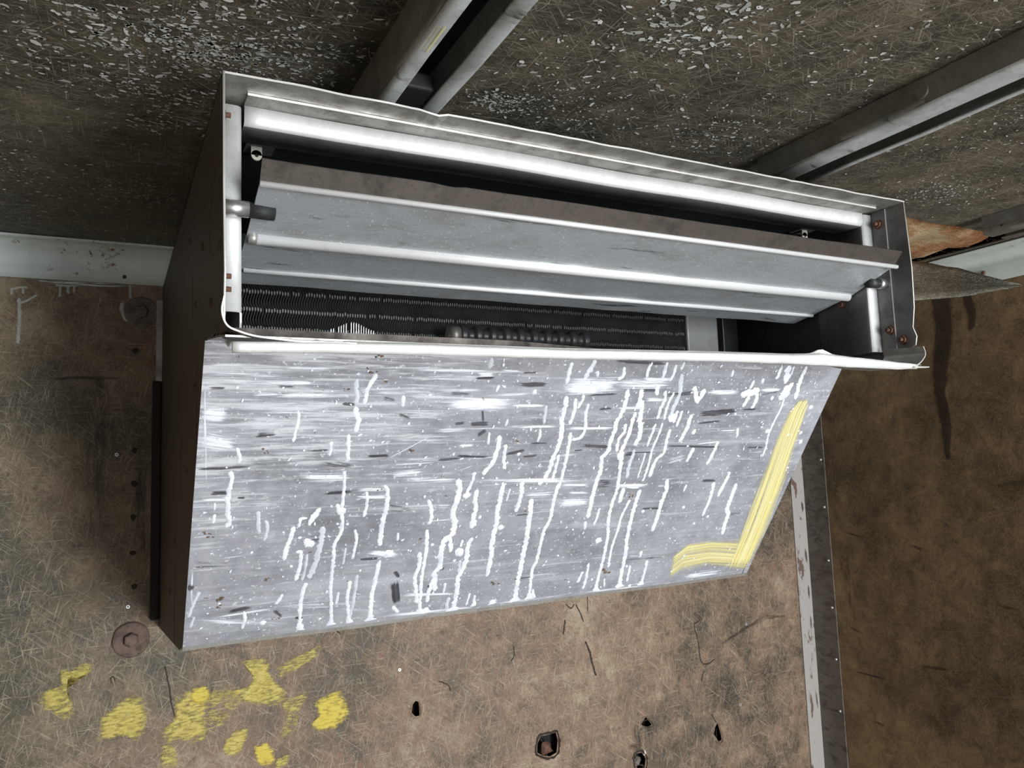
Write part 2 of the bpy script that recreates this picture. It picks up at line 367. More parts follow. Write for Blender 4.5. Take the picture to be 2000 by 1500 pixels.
M['ywall'] = t.done(c, .6, 0, t.math('MULTIPLY', t.math('MULTIPLY', t.step(a, .22, .85), t.step(e, 0, .3)), .92))
def fibmat(name, stops):
    t = NT(name); return t.done(t.ramp(t.attr('fc'), stops), .6)
M['fib_c'] = fibmat('fibre_ceiling', [(0, (.09,.08,.055)), (.5, (.22,.195,.14)), (.8, (.40,.37,.29)), (1, (.62,.60,.53))])
M['fib_w'] = fibmat('fibre_wall', [(0, (.16,.11,.07)), (.5, (.30,.235,.16)), (.85, (.46,.39,.29)), (1, (.62,.55,.44))])
M['fib_r'] = fibmat('fibre_right_wall', [(0, (.20,.145,.085)), (1, (.34,.27,.17))])
M['flake'] = fibmat('white_flake', [(0, (.34,.34,.31)), (.5, (.55,.56,.53)), (1, (.86,.87,.85))])
# ------------------------------------------------------------------ traced layout data (metres)
DRIPS = [(0.0032,1,0,[(0.2622,0.0481),(0.2637,0.0622),(0.2665,0.0722),(0.2659,0.0852)]),(0.0036,0,0,[(0.2661,0.0867),(0.2683,0.0969),(0.2727,0.1043),(0.273,0.1148),(0.2717,0.1238)]),(0.003,0,0,[(0.2643,0.1266),(0.2644,0.1357),(0.2666,0.1511),(0.2677,0.1635),(0.2664,0.1681)]),(0.0032,0,0,[(0.2859,0.0406),(0.2813,0.052),(0.2778,0.062),(0.277,0.0736),(0.2772,0.083)]),(0.0024,0,0,[(0.1973,0.0925),(0.1994,0.1053),(0.1983,0.1168),(0.1972,0.1284),(0.1968,0.1365)]),(0.0026,0,0,[(0.2432,0.1368),(0.2437,0.1504),(0.2441,0.158)]),(0.0026,0,0,[(0.1317,0.1428),(0.1354,0.153),(0.1366,0.1647)]),(0.0032,0,0,[(0.1273,0.1761),(0.1293,0.1865),(0.1289,0.197),(0.1272,0.206),(0.1293,0.2183)]),(0.0024,0,0,[(0.2658,0.1822),(0.2697,0.2048),(0.2696,0.2178),(0.2714,0.231),(0.2715,0.241)]),(0.0033,0,0,[(0.3233,0.2078),(0.3305,0.2165),(0.3308,0.2266)]),(0.0031,0,0,[(0.3254,0.0702),(0.3277,0.0866)]),(0.0037,1,0,[(0.4344,0.013),(0.4355,0.0294)]),(0.0023,0,0,[(0.4557,0.0533),(0.4539,0.0642)]),(0.0029,1,0,[(0.5369,0.0845),(0.5414,0.1145)]),(0.0025,0,0,[(0.538,0.1229),(0.5406,0.1349),(0.5399,0.1443)]),(0.0024,0,0,[(0.4823,0.1057),(0.4813,0.1172)]),(0.0024,0,0,[(0.4586,0.1267),(0.4627,0.1467)]),(0.0041,0,0,[(0.4764,0.132),(0.4786,0.1505),(0.4781,0.1641),(0.4767,0.1777),(0.4688,0.1913),(0.4672,0.1982)]),(0.0033,0,0,[(0.4899,0.1474),(0.4928,0.1714),(0.499,0.1891)]),(0.0032,0,0,[(0.4531,0.1923),(0.452,0.2079),(0.4493,0.2236),(0.4489,0.2324)]),(0.0037,0,0,[(0.5581,0.0161),(0.5574,0.028),(0.5586,0.0399),(0.5583,0.0508)]),(0.0044,0,0,[(0.5948,0.0113),(0.5915,0.0246),(0.5875,0.0356),(0.5868,0.0454)]),(0.0029,0,0,[(0.6035,0.0279),(0.6068,0.0376)]),(0.0033,0,0,[(0.6463,0.0206),(0.6498,0.0342),(0.6431,0.0418)]),(0.0031,0,0,[(0.6928,0.0105),(0.6907,0.0231),(0.6918,0.037)]),(0.0035,0,0,[(0.7195,0.0109),(0.7214,0.0299),(0.7198,0.0402)]),(0.0029,0,0,[(0.7379,0.0141),(0.7395,0.0321),(0.7365,0.0425)]),(0.0032,0,0,[(0.7521,0.0099),(0.7502,0.0228)]),(0.0044,1,0,[(0.7543,0.0291),(0.7582,0.0421),(0.7638,0.0592),(0.7635,0.0766),(0.7627,0.0929),(0.7658,0.108)]),(0.0043,0,0,[(0.5639,0.0691),(0.5681,0.0827),(0.5684,0.1003),(0.5713,0.1143),(0.5753,0.1273),(0.577,0.1417),(0.5766,0.1575),(0.574,0.1707),(0.5736,0.1869),(0.5723,0.2004),(0.5684,0.214),(0.562,0.2191)]),(0.0032,0,0,[(0.5815,0.0726),(0.5849,0.0877),(0.5858,0.1029),(0.5847,0.1158)]),(0.003,0,0,[(0.6063,0.0813),(0.6056,0.0953),(0.6123,0.116),(0.6134,0.1318),(0.6079,0.1397),(0.5968,0.1421)]),(0.0034,0,0,[(0.59,0.1288),(0.5936,0.1447),(0.5951,0.158),(0.5974,0.1783),(0.5992,0.2017),(0.5994,0.2156),(0.5996,0.2296)]),(0.003,0,0,[(0.5821,0.167),(0.5834,0.1845),(0.5839,0.1996),(0.5831,0.2147)]),(0.0029,0,0,[(0.5923,0.0663),(0.5933,0.0776),(0.5892,0.0889)]),(0.0043,0,0,[(0.666,0.0566),(0.6693,0.0732),(0.6703,0.0876),(0.668,0.1007),(0.6649,0.1153),(0.6673,0.13),(0.6664,0.1477),(0.6675,0.1628),(0.6609,0.1764),(0.6643,0.1905),(0.6667,0.202),(0.6654,0.219),(0.6669,0.2408),(0.6695,0.266),(0.6724,0.2902)]),(0.0047,0,0,[(0.6907,0.0562),(0.6957,0.077),(0.7025,0.0875),(0.7056,0.1035),(0.7107,0.1171),(0.7158,0.1308),(0.7166,0.1446),(0.7149,0.1558)]),(0.0032,0,0,[(0.6831,0.1154),(0.6856,0.1303),(0.681,0.1411),(0.6816,0.1549),(0.6851,0.1647)]),(0.004,0,0,[(0.6941,0.0955),(0.6944,0.1156),(0.6952,0.1332),(0.6935,0.1524),(0.6928,0.1663),(0.6979,0.1805),(0.702,0.1964)]),(0.0033,0,0,[(0.7355,0.0582),(0.7404,0.0741),(0.738,0.0901),(0.7391,0.1078)]),(0.0028,0,0,[(0.7393,0.116),(0.7393,0.1312),(0.7384,0.1479),(0.7392,0.1578)]),(0.0028,0,0,[(0.7526,0.0606),(0.7498,0.0794),(0.7504,0.0956),(0.7529,0.1092)]),(0.0027,0,0,[(0.7521,0.1147),(0.7527,0.1314),(0.7518,0.1482),(0.751,0.1652),(0.7537,0.184),(0.7556,0.2089),(0.7551,0.2237)]),(0.0035,0,0,[(0.7716,0.1261),(0.7731,0.1487),(0.7766,0.1689),(0.7669,0.183),(0.7649,0.2094),(0.7641,0.2152)]),(0.0043,0,0,[(0.7158,0.0481),(0.7229,0.0663)]),(0.0034,0,0,[(0.7732,0.0929),(0.7731,0.1149)]),(0.0031,0,0,[(0.7822,0.0929),(0.7821,0.122)]),(0.0043,0,0,[(0.8019,0.0998),(0.8046,0.1209),(0.8028,0.135),(0.8,0.1507)]),(0.0037,1,0,[(0.7155,0.1614),(0.7174,0.1784),(0.7168,0.1927),(0.7208,0.2161)]),(0.0019,0,0,[(0.74,0.1678),(0.7412,0.1908),(0.7421,0.2171)]),(0.0032,0,0,[(0.8329,0.1617),(0.8304,0.1898)]),(0.0038,0,0,[(0.9518,0.0107),(0.9516,0.0249),(0.9507,0.0344)]),(0.0068,0,0,[(0.9663,0.0087),(0.9705,0.0276),(0.9742,0.042)]),(0.0019,0,0,[(0.9786,0.0099),(0.9788,0.0322)]),(0.0045,0,0,[(1.006,0.0091),(1.0066,0.0284),(1.0075,0.0447),(1.0137,0.0711)]),(0.0032,0,0,[(0.9046,0.037),(0.903,0.0528)]),(0.0075,0,0,[(0.9251,0.0557),(0.9079,0.0591),(0.888,0.0641)]),(0.0042,0,0,[(0.9073,0.0655),(0.9043,0.0865)]),(0.0043,0,0,[(0.9237,0.0605),(0.926,0.0766),(0.9248,0.0897)]),(0.0109,0,0,[(0.9798,0.0452),(0.9836,0.0598),(0.9786,0.073)]),(0.0049,0,0,[(0.9929,0.0401),(0.986,0.0532)]),(0.0025,0,0,[(0.9868,0.0697),(0.9895,0.0863),(0.9873,0.1168),(0.9876,0.1408),(0.994,0.1655),(0.9957,0.1851)]),(0.0033,0,0,[(0.9207,0.0335),(0.9254,0.0429)]),(0.0044,0,0,[(0.9587,0.065),(0.96,0.0732)]),(0.0043,0,0,[(0.7874,0.0499),(0.7973,0.065),(0.8074,0.0804)]),(0.0052,0,0,[(0.8099,0.0541),(0.8079,0.0695),(0.7978,0.0742)]),(0.0038,0,0,[(0.8799,0.1506),(0.8808,0.1692),(0.876,0.1965)]),(0.0032,0,0,[(0.8357,0.1629),(0.8307,0.1896)]),(0.003,0,0,[(0.9353,0.2131),(0.9358,0.231),(0.9313,0.2471),(0.9292,0.2598)]),(0.0029,0,0,[(0.9118,0.126),(0.9179,0.143)]),(0.0027,0,0,[(0.8524,0.0197),(0.8545,0.0318)]),(0.0036,0,0,[(0.1265,0.212),(0.1283,0.229),(0.1301,0.2447),(0.1319,0.2527),(0.1289,0.2604)]),(0.0018,0,0,[(0.1125,0.2217),(0.1133,0.2325)]),(0.0024,0,0,[(0.1143,0.2388),(0.1128,0.2527)]),(0.0031,1,0,[(0.1654,0.238),(0.1664,0.2556),(0.1693,0.2738)]),(0.0026,1,0,[(0.1749,0.2531),(0.1787,0.2664),(0.1767,0.286)]),(0.0044,0,0,[(0.2429,0.2389),(0.2366,0.2516),(0.2317,0.2662)]),(0.0025,0,0,[(0.2277,0.2542),(0.2199,0.2552),(0.2181,0.2683)]),(0.0037,0,0,[(0.212,0.2661),(0.2101,0.2843),(0.2067,0.3009),(0.2056,0.3213)]),(0.0031,0,0,[(0.2195,0.3091),(0.2265,0.3116),(0.2274,0.3309),(0.2257,0.352),(0.2245,0.359)]),(0.0024,1,0,[(0.2349,0.3142),(0.2351,0.3389),(0.2335,0.3602)]),(0.0045,1,0,[(0.2496,0.2694),(0.2511,0.2917),(0.2496,0.3124),(0.2472,0.3368),(0.2429,0.3578)]),(0.0033,0,1,[(0.2396,0.3646),(0.2366,0.3862),(0.2373,0.4161),(0.24,0.4395),(0.2399,0.4511)]),(0.0026,0,0,[(0.2683,0.1999),(0.2705,0.2195),(0.2713,0.2393)]),(0.003,0,1,[(0.2637,0.2338),(0.2713,0.2493),(0.2748,0.2597),(0.2757,0.2803),(0.2702,0.3005),(0.2722,0.3255),(0.2733,0.3545),(0.2759,0.3844),(0.2809,0.4155),(0.2847,0.4492)]),(0.0027,0,0,[(0.2873,0.3879),(0.2868,0.4106)]),(0.0027,0,0,[(0.3009,0.2164),(0.3043,0.2383),(0.3033,0.2586)]),(0.0041,0,0,[(0.3322,0.2267),(0.3331,0.2489),(0.3314,0.2643),(0.3327,0.289),(0.3356,0.3108)]),(0.0025,0,0,[(0.295,0.2786),(0.2992,0.2964),(0.2985,0.3303)]),(0.0022,1,0,[(0.2861,0.3092),(0.2867,0.3379)]),(0.0039,0,1,[(0.3392,0.3368),(0.3381,0.3665),(0.3379,0.3932),(0.3399,0.4247),(0.3432,0.4502)]),(0.0031,1,0,[(0.3101,0.3592),(0.3114,0.3971),(0.3116,0.4183),(0.3105,0.4417)]),(0.0031,0,1,[(0.3014,0.3692),(0.3019,0.4033),(0.3063,0.4234),(0.3117,0.4499)]),(0.0028,0,0,[(0.2098,0.3804),(0.2035,0.3978)]),(0.0027,0,0,[(0.1614,0.4039),(0.164,0.419),(0.162,0.4354)]),(0.0025,1,0,[(0.104,0.3616),(0.0977,0.3797),(0.0928,0.4035)]),(0.0022,1,0,[(0.1002,0.4029),(0.0963,0.4219)]),(0.0032,0,0,[(0.3914,0.2357),(0.3993,0.2521),(0.4029,0.2702),(0.4,0.279)]),(0.0033,0,1,[(0.4003,0.2881),(0.4063,0.3219),(0.408,0.3505),(0.4093,0.3738),(0.4128,0.3999),(0.4188,0.4474)]),(0.0037,0,0,[(0.3973,0.3284),(0.401,0.3554),(0.3987,0.3763),(0.4037,0.3947),(0.4117,0.4279)]),(0.005,0,0,[(0.429,0.2032),(0.4357,0.2192),(0.4353,0.2386),(0.4344,0.2637),(0.4409,0.2788),(0.4422,0.2993),(0.4332,0.3096),(0.4306,0.3283),(0.4339,0.3594),(0.4288,0.3744),(0.4372,0.4074)]),(0.0038,0,0,[(0.4406,0.3066),(0.4464,0.3338)]),(0.0044,0,1,[(0.4766,0.3101),(0.4725,0.325),(0.4753,0.3447),(0.4739,0.3682),(0.4698,0.3877),(0.4741,0.4147),(0.4755,0.4524)]),(0.0035,1,0,[(0.4651,0.3514),(0.4688,0.3755)]),(0.0025,0,0,[(0.4605,0.3123),(0.4611,0.3257)]),(0.0042,0,0,[(0.4634,0.2226),(0.4649,0.2424),(0.4696,0.2591),(0.4694,0.2756),(0.4708,0.2925)]),(0.0044,0,0,[(0.5025,0.2123),(0.5048,0.2378),(0.5058,0.2618),(0.5094,0.2827),(0.51,0.3056),(0.5124,0.3292),(0.517,0.3514),(0.5186,0.39)]),(0.0022,0,0,[(0.5163,0.2239),(0.5161,0.2458)]),(0.0039,0,0,[(0.5334,0.2121),(0.5382,0.2362),(0.5381,0.268)]),(0.0049,0,1,[(0.5579,0.2449),(0.562,0.266),(0.5666,0.2952),(0.5707,0.3232),(0.573,0.3516),(0.5766,0.3849),(0.579,0.4147),(0.5837,0.4499)]),(0.0036,0,1,[(0.597,0.2211),(0.5988,0.2571),(0.602,0.2865),(0.5978,0.3099),(0.5997,0.3423),(0.6018,0.3693),(0.5984,0.3835),(0.6043,0.4182),(0.6088,0.4482)]),(0.003,0,1,[(0.6117,0.4279),(0.6164,0.4482)]),(0.0023,0,0,[(0.4978,0.4201),(0.4965,0.4451)]),(0.0023,0,1,[(0.5069,0.4256),(0.5104,0.4483)]),(0.0038,0,0,[(0.4288,0.3823),(0.4266,0.4119),(0.4282,0.4284)]),(0.0023,0,0,[(0.3579,0.2896),(0.359,0.3041)]),(0.0026,0,0,[(0.4509,0.3932),(0.4518,0.4135)]),(0.0036,1,0,[(0.4623,0.4232),(0.4643,0.4485)]),(0.0042,0,1,[(0.5407,0.4402),(0.5429,0.4491)]),(0.0027,0,0,[(0.6991,0.4024),(0.6966,0.4264)]),(0.0035,0,1,[(0.4286,0.4387),(0.4299,0.4492)]),(0.0033,0,0,[(0.3732,0.428),(0.3852,0.442)]),(0.003,0,0,[(0.6697,0.2961),(0.6737,0.3127)]),(0.0028,0,0,[(0.6887,0.2714),(0.6899,0.2896),(0.6891,0.3059)]),(0.0036,0,1,[(0.6976,0.1824),(0.7038,0.2056),(0.7097,0.2331),(0.7102,0.2569),(0.7121,0.2853),(0.717,0.3083),(0.7233,0.3235),(0.729,0.3581),(0.7334,0.389),(0.7357,0.4204),(0.7405,0.4506)]),(0.0046,0,0,[(0.7217,0.2338),(0.7245,0.2639)]),(0.004,0,0,[(0.7651,0.1888),(0.7655,0.2163)]),(0.0044,0,1,[(0.756,0.2397),(0.7569,0.2641),(0.7604,0.3016),(0.7657,0.336),(0.7738,0.3672),(0.7804,0.4036),(0.785,0.4314),(0.7892,0.4493)]),(0.003,0,0,[(0.7429,0.2591),(0.7384,0.2915),(0.7406,0.3209),(0.7418,0.3594),(0.7495,0.3998)]),(0.0022,0,0,[(0.7496,0.4245),(0.7561,0.4436)]),(0.0046,0,0,[(0.8041,0.2222),(0.8111,0.245),(0.8105,0.2677),(0.8136,0.2974),(0.8154,0.3298)]),(0.0025,0,0,[(0.8499,0.2349),(0.8494,0.2494)]),(0.0038,0,0,[(0.9084,0.2338),(0.915,0.264),(0.9148,0.3055)]),(0.0036,0,0,[(0.936,0.2141),(0.9338,0.2394),(0.9316,0.2651)]),(0.0048,0,0,[(0.9616,0.2388),(0.9641,0.2694),(0.967,0.2962),(0.9749,0.308),(0.9768,0.3332),(0.9819,0.3521)]),(0.003,0,0,[(0.7058,0.3857),(0.7106,0.4193),(0.7118,0.4419)]),(0.0027,0,0,[(0.6991,0.4024),(0.6966,0.4264)]),(0.0029,0,0,[(0.7956,0.4009),(0.8016,0.4383)]),(0.0033,0,1,[(0.8289,0.3935),(0.8338,0.4239),(0.8357,0.4499)]),(0.004,0,0,[(0.8083,0.3709),(0.8093,0.3822)])]
SMEARS = [(0.2098,0.1906,0.278,0.1924,0.0072,0.9),(0.1577,0.0725,0.2447,0.0703,0.0036,0.9),(0.1685,0.0548,0.2131,0.054,0.0035,0.95),(0.0921,0.0345,0.1394,0.0331,0.0027,0.8),(0.102,0.0554,0.1977,0.0549,0.0034,0.8),(0.0877,0.1305,0.1327,0.1414,0.0118,1.0),(0.0879,0.0964,0.1193,0.0992,0.0126,0.9),(0.2838,0.2129,0.3345,0.2151,0.0028,0.9),(0.2883,0.2247,0.3366,0.227,0.0029,0.9),(0.2851,0.0677,0.3395,0.0656,0.003,0.7),(0.1666,0.0355,0.2371,0.0335,0.0035,0.7),(0.0907,0.0453,0.1906,0.0442,0.0044,0.5),(0.1262,0.0883,0.2515,0.0911,0.0071,0.5),(0.1169,0.113,0.1982,0.111,0.0035,0.4),(0.1416,0.0707,0.177,0.0696,0.0029,0.8),(0.0882,0.0214,0.1028,0.2045,0.0022,0.5),(0.3213,0.0333,0.4468,0.0328,0.0025,0.9),(0.4509,0.0312,0.4894,0.0325,0.0021,0.8),(0.3805,0.0818,0.4869,0.0814,0.0112,1.0),(0.4768,0.0846,0.541,0.0844,0.0034,0.9),(0.4954,0.1193,0.5715,0.1191,0.002,0.9),(0.3418,0.0421,0.4485,0.0396,0.0064,0.45),(0.4564,0.2064,0.6447,0.2161,0.0042,0.85),(0.3247,0.1914,0.3776,0.1889,0.0058,0.8),(0.6028,0.2223,0.6475,0.2248,0.0022,0.9),(0.3719,0.1238,0.4335,0.1215,0.0037,0.6),(0.3141,0.1699,0.3761,0.1302,0.0006,0.95),(0.4497,0.069,0.5159,0.0651,0.0019,0.8),(0.4185,0.0381,0.4449,0.0374,0.0037,0.9),(0.3434,0.2006,0.4271,0.2014,0.0053,0.6),(0.3949,0.0619,0.4371,0.0606,0.0022,0.8),(0.4181,0.1473,0.441,0.147,0.0023,0.8),(0.4217,0.1909,0.4487,0.1801,0.0009,0.9),(0.3245,0.1735,0.396,0.1697,0.0087,0.45),(0.5528,0.0533,0.6515,0.0504,0.0138,1.0),(0.558,0.0581,0.6245,0.0572,0.0083,1.0),(0.6347,0.0482,0.7487,0.0475,0.0097,0.75),(0.579,0.1224,0.6662,0.123,0.0031,0.95),(0.6524,0.0876,0.7096,0.0875,0.0032,0.9),(0.7001,0.0737,0.7416,0.0734,0.0032,0.8),(0.7858,0.1881,0.8254,0.1777,0.0064,0.6),(0.6831,0.0397,0.7452,0.0391,0.0035,0.9),(0.8143,0.0602,0.8894,0.0593,0.0041,0.9),(0.9243,0.0541,0.9738,0.0526,0.0042,0.9),(0.8726,0.1305,0.9142,0.1311,0.0017,0.8),(0.8324,0.1554,0.8893,0.1508,0.0017,0.85),(1.0579,0.1104,1.0671,0.0966,0.0064,0.5),(0.3187,0.3199,0.3684,0.3308,0.0061,1.0),(0.0966,0.2161,0.1341,0.2186,0.0027,0.85),(0.1219,0.4092,0.2055,0.4046,0.002,0.9),(0.2039,0.4015,0.2898,0.4111,0.0066,0.5),(0.1005,0.4083,0.2213,0.4363,0.0081,0.5),(0.2762,0.2547,0.3043,0.2561,0.0011,0.7),(0.1287,0.3091,0.161,0.3077,0.001,0.6),(0.0909,0.3212,0.0973,0.4167,0.0031,0.5),(0.2614,0.4162,0.3705,0.4396,0.0063,0.4),(0.3788,0.4059,0.4804,0.4197,0.0034,0.95),(0.3958,0.2732,0.4348,0.2728,0.0011,0.9),(0.6072,0.2548,0.6581,0.2574,0.0071,1.0),(0.5405,0.2382,0.5967,0.238,0.0072,0.7),(0.6028,0.2223,0.6475,0.2248,0.0017,0.9),(0.6164,0.2373,0.6523,0.2395,0.0017,0.9),(0.3557,0.4452,0.5246,0.4516,0.0035,0.7),(0.524,0.4494,0.717,0.4518,0.0024,0.6),(0.406,0.2472,0.4281,0.2488,0.0055,0.5),(0.6983,0.2285,0.7716,0.2322,0.0051,0.95),(0.7238,0.2339,0.7567,0.2362,0.0031,0.9),(0.6064,0.2225,0.6514,0.225,0.0022,0.95),(0.6184,0.2378,0.6621,0.2404,0.0021,0.95),(0.609,0.255,0.6682,0.259,0.0063,1.0),(0.7848,0.2343,0.808,0.2346,0.0024,0.9),(0.7801,0.3789,0.8138,0.3827,0.0027,0.6),(0.9239,0.4426,1.0248,0.4432,0.0079,0.7),(0.6751,0.448,0.8704,0.4547,0.0027,0.6)]
SCUFFS = [(0.0961,0.0633,0.1144,0.063,0.0019,0.6),(0.0895,0.1715,0.1515,0.1712,0.0023,0.8),(0.1522,0.1261,0.1767,0.1237,0.0038,0.8),(0.2502,0.0824,0.2657,0.0838,0.0025,0.9),(0.169,0.0595,0.1899,0.0592,0.0017,0.6),(0.2188,0.1497,0.2416,0.1488,0.0011,0.8),(0.2376,0.167,0.2783,0.1765,0.006,0.5),(0.2934,0.1605,0.3235,0.1599,0.0022,0.9),(0.2441,0.217,0.2855,0.2155,0.0031,0.7),(0.1075,0.207,0.1273,0.2075,0.0035,0.6),(0.1386,0.2158,0.147,0.2164,0.0017,0.8),(0.2992,0.0734,0.3173,0.0777,0.0033,0.6),(0.4182,0.0434,0.4462,0.0427,0.0025,0.8),(0.4855,0.0525,0.5294,0.0505,0.0036,0.8),(0.4279,0.1136,0.4537,0.1133,0.0038,1.0),(0.4403,0.0911,0.4459,0.1095,0.0015,0.9),(0.4429,0.1322,0.4539,0.1234,0.0039,0.8),(0.3916,0.1703,0.4259,0.1682,0.0024,0.9),(0.4203,0.1639,0.4695,0.168,0.0024,0.9),(0.4941,0.1637,0.5237,0.1577,0.0035,0.85),(0.5217,0.169,0.5449,0.1676,0.0019,0.9),(0.5289,0.1466,0.5577,0.1473,0.002,0.6),(0.3221,0.0971,0.3414,0.1048,0.0041,0.5),(0.4837,0.0342,0.5101,0.0335,0.0017,0.8),(0.3873,0.0665,0.4195,0.0677,0.0033,0.5),(0.4046,0.1131,0.4192,0.1116,0.0022,0.5),(0.6295,0.0108,0.7205,0.0134,0.0038,0.8),(0.6914,0.0581,0.721,0.0578,0.0027,0.8),(0.6172,0.1519,0.6681,0.1566,0.0032,0.9),(0.6988,0.1672,0.7551,0.1682,0.0016,0.8),(0.7004,0.1715,0.7177,0.1713,0.0029,0.7),(0.6273,0.0889,0.6488,0.0889,0.0031,0.7),(0.7329,0.0662,0.7932,0.0615,0.0044,0.6),(0.5966,0.0675,0.6536,0.0637,0.0026,0.5),(0.6053,0.161,0.6212,0.1601,0.0014,0.8),(0.8183,0.0977,0.8928,0.0938,0.0056,1.0),(0.9008,0.091,0.9365,0.09,0.0017,0.8),(0.8209,0.116,0.8714,0.1116,0.002,0.8),(0.7764,0.1564,0.8889,0.1623,0.0022,0.8),(0.9495,0.1643,0.9878,0.1653,0.0018,0.8),(0.8805,0.2282,0.9098,0.2297,0.0035,0.6),(0.9291,0.0637,0.9697,0.0559,0.0019,0.6),(0.1075,0.207,0.1274,0.2082,0.0027,0.7),(0.1386,0.2158,0.147,0.2164,0.0014,0.9),(0.1418,0.4026,0.1687,0.3969,0.0033,0.8),(0.3089,0.3318,0.3355,0.3327,0.0018,1.0),(0.0865,0.3506,0.0969,0.3538,0.0052,0.9),(0.0953,0.3151,0.1369,0.3201,0.0074,0.35),(0.2314,0.4266,0.2429,0.4285,0.0032,0.7),(0.2216,0.2922,0.2562,0.2888,0.0075,0.35),(0.2466,0.2164,0.2787,0.2151,0.0027,0.6),(0.2017,0.4067,0.2142,0.4218,0.0042,0.6),(0.3644,0.3604,0.3735,0.3721,0.0036,1.0),(0.3687,0.3801,0.3784,0.4218,0.0069,1.0),(0.5362,0.2739,0.5603,0.2725,0.0021,0.8),(0.5663,0.4014,0.6052,0.4012,0.0014,0.8),(0.422,0.3972,0.433,0.3947,0.0034,0.6),(0.3308,0.2436,0.3719,0.2518,0.0067,0.4),(0.7749,0.2791,0.8114,0.2808,0.002,1.0),(0.6676,0.223,0.6927,0.2234,0.0117,0.45),(0.7764,0.3863,0.8749,0.3907,0.0016,0.5),(0.8794,0.2292,0.9116,0.2308,0.003,0.6),(0.9763,0.3058,1.0054,0.3058,0.0076,0.4)]
RUST = [(0.2847,0.0176,0.0051),(0.2818,0.0393,0.0057),(0.2994,0.0516,0.0052),(0.2524,0.0624,0.0048),(0.2733,0.0339,0.0033),(0.1233,0.0227,0.0028),(0.1858,0.1023,0.0026),(0.2213,0.1241,0.0018),(0.165,0.1496,0.006),(0.4368,0.0745,0.0033),(0.3522,0.1552,0.0057),(0.4047,0.1969,0.0025),(0.5032,0.1426,0.0056),(0.1031,0.2668,0.0045),(0.1117,0.2716,0.006),(0.1869,0.3522,0.0056),(0.1299,0.3776,0.0097),(0.1282,0.3897,0.0058),(0.2048,0.424,0.0051),(0.2844,0.3522,0.0029),(0.2387,0.312,0.0039),(0.1127,0.3733,0.0028),(0.3926,0.3038,0.0041),(0.4179,0.2304,0.0031),(0.4414,0.3642,0.0068),(0.6706,0.4167,0.0025),(0.5536,0.2672,0.0029),(0.3201,0.2142,0.0043),(0.5364,0.4047,0.0093),(0.7492,0.4109,0.0099),(0.7424,0.4034,0.0066),(0.7419,0.2509,0.007),(0.6694,0.4161,0.0025),(0.6627,0.3531,0.004)]
BLOBS = [(0.4489,0.2324,0.0058),(0.5122,0.0635,0.0042),(0.5147,0.1644,0.0033),(0.6946,0.1734,0.0073),(0.7662,0.1052,0.0072),(0.6983,0.0822,0.0073),(0.8217,0.1318,0.0044),(0.5413,0.0687,0.0017),(0.6373,0.087,0.0016),(1.0624,0.1377,0.0039),(1.0728,0.1567,0.0043),(0.8936,0.0995,0.0022),(1.0592,0.0862,0.0042),(0.9816,0.133,0.0048),(0.893,0.0513,0.0018),(0.2353,0.2953,0.0079),(0.1889,0.4288,0.0042),(0.1291,0.3854,0.0018),(0.2715,0.246,0.0064),(0.4609,0.3363,0.0082),(0.4703,0.2831,0.0067),(0.5193,0.295,0.0046),(0.4794,0.2727,0.003),(0.414,0.3171,0.0029),(0.456,0.3513,0.0027),(0.3502,0.327,0.0074),(0.7789,0.2853,0.0034),(0.9274,0.3076,0.0034),(0.7886,0.4023,0.0027),(0.7238,0.4233,0.0026),(0.8634,0.2831,0.0032),(0.9017,0.3204,0.0029),(0.7094,0.339,0.0058),(0.8109,0.4488,0.0033)]
YEL1 = [(1.0231,0.0692,1.0431,0.0661),(1.0072,0.093,1.0546,0.091),(1.0073,0.1623,1.0672,0.1638),(1.0153,0.2705,1.0834,0.2634),(1.0227,0.363,1.0949,0.3459),(1.0284,0.4512,1.1023,0.4479)]
YEL2 = [(0.8811,0.3891,0.8933,0.4482),(0.9064,0.3586,0.9187,0.4299),(0.9586,0.3568,0.9793,0.4254),(1.0227,0.363,1.0467,0.441),(1.0901,0.3647,1.0965,0.4522)]
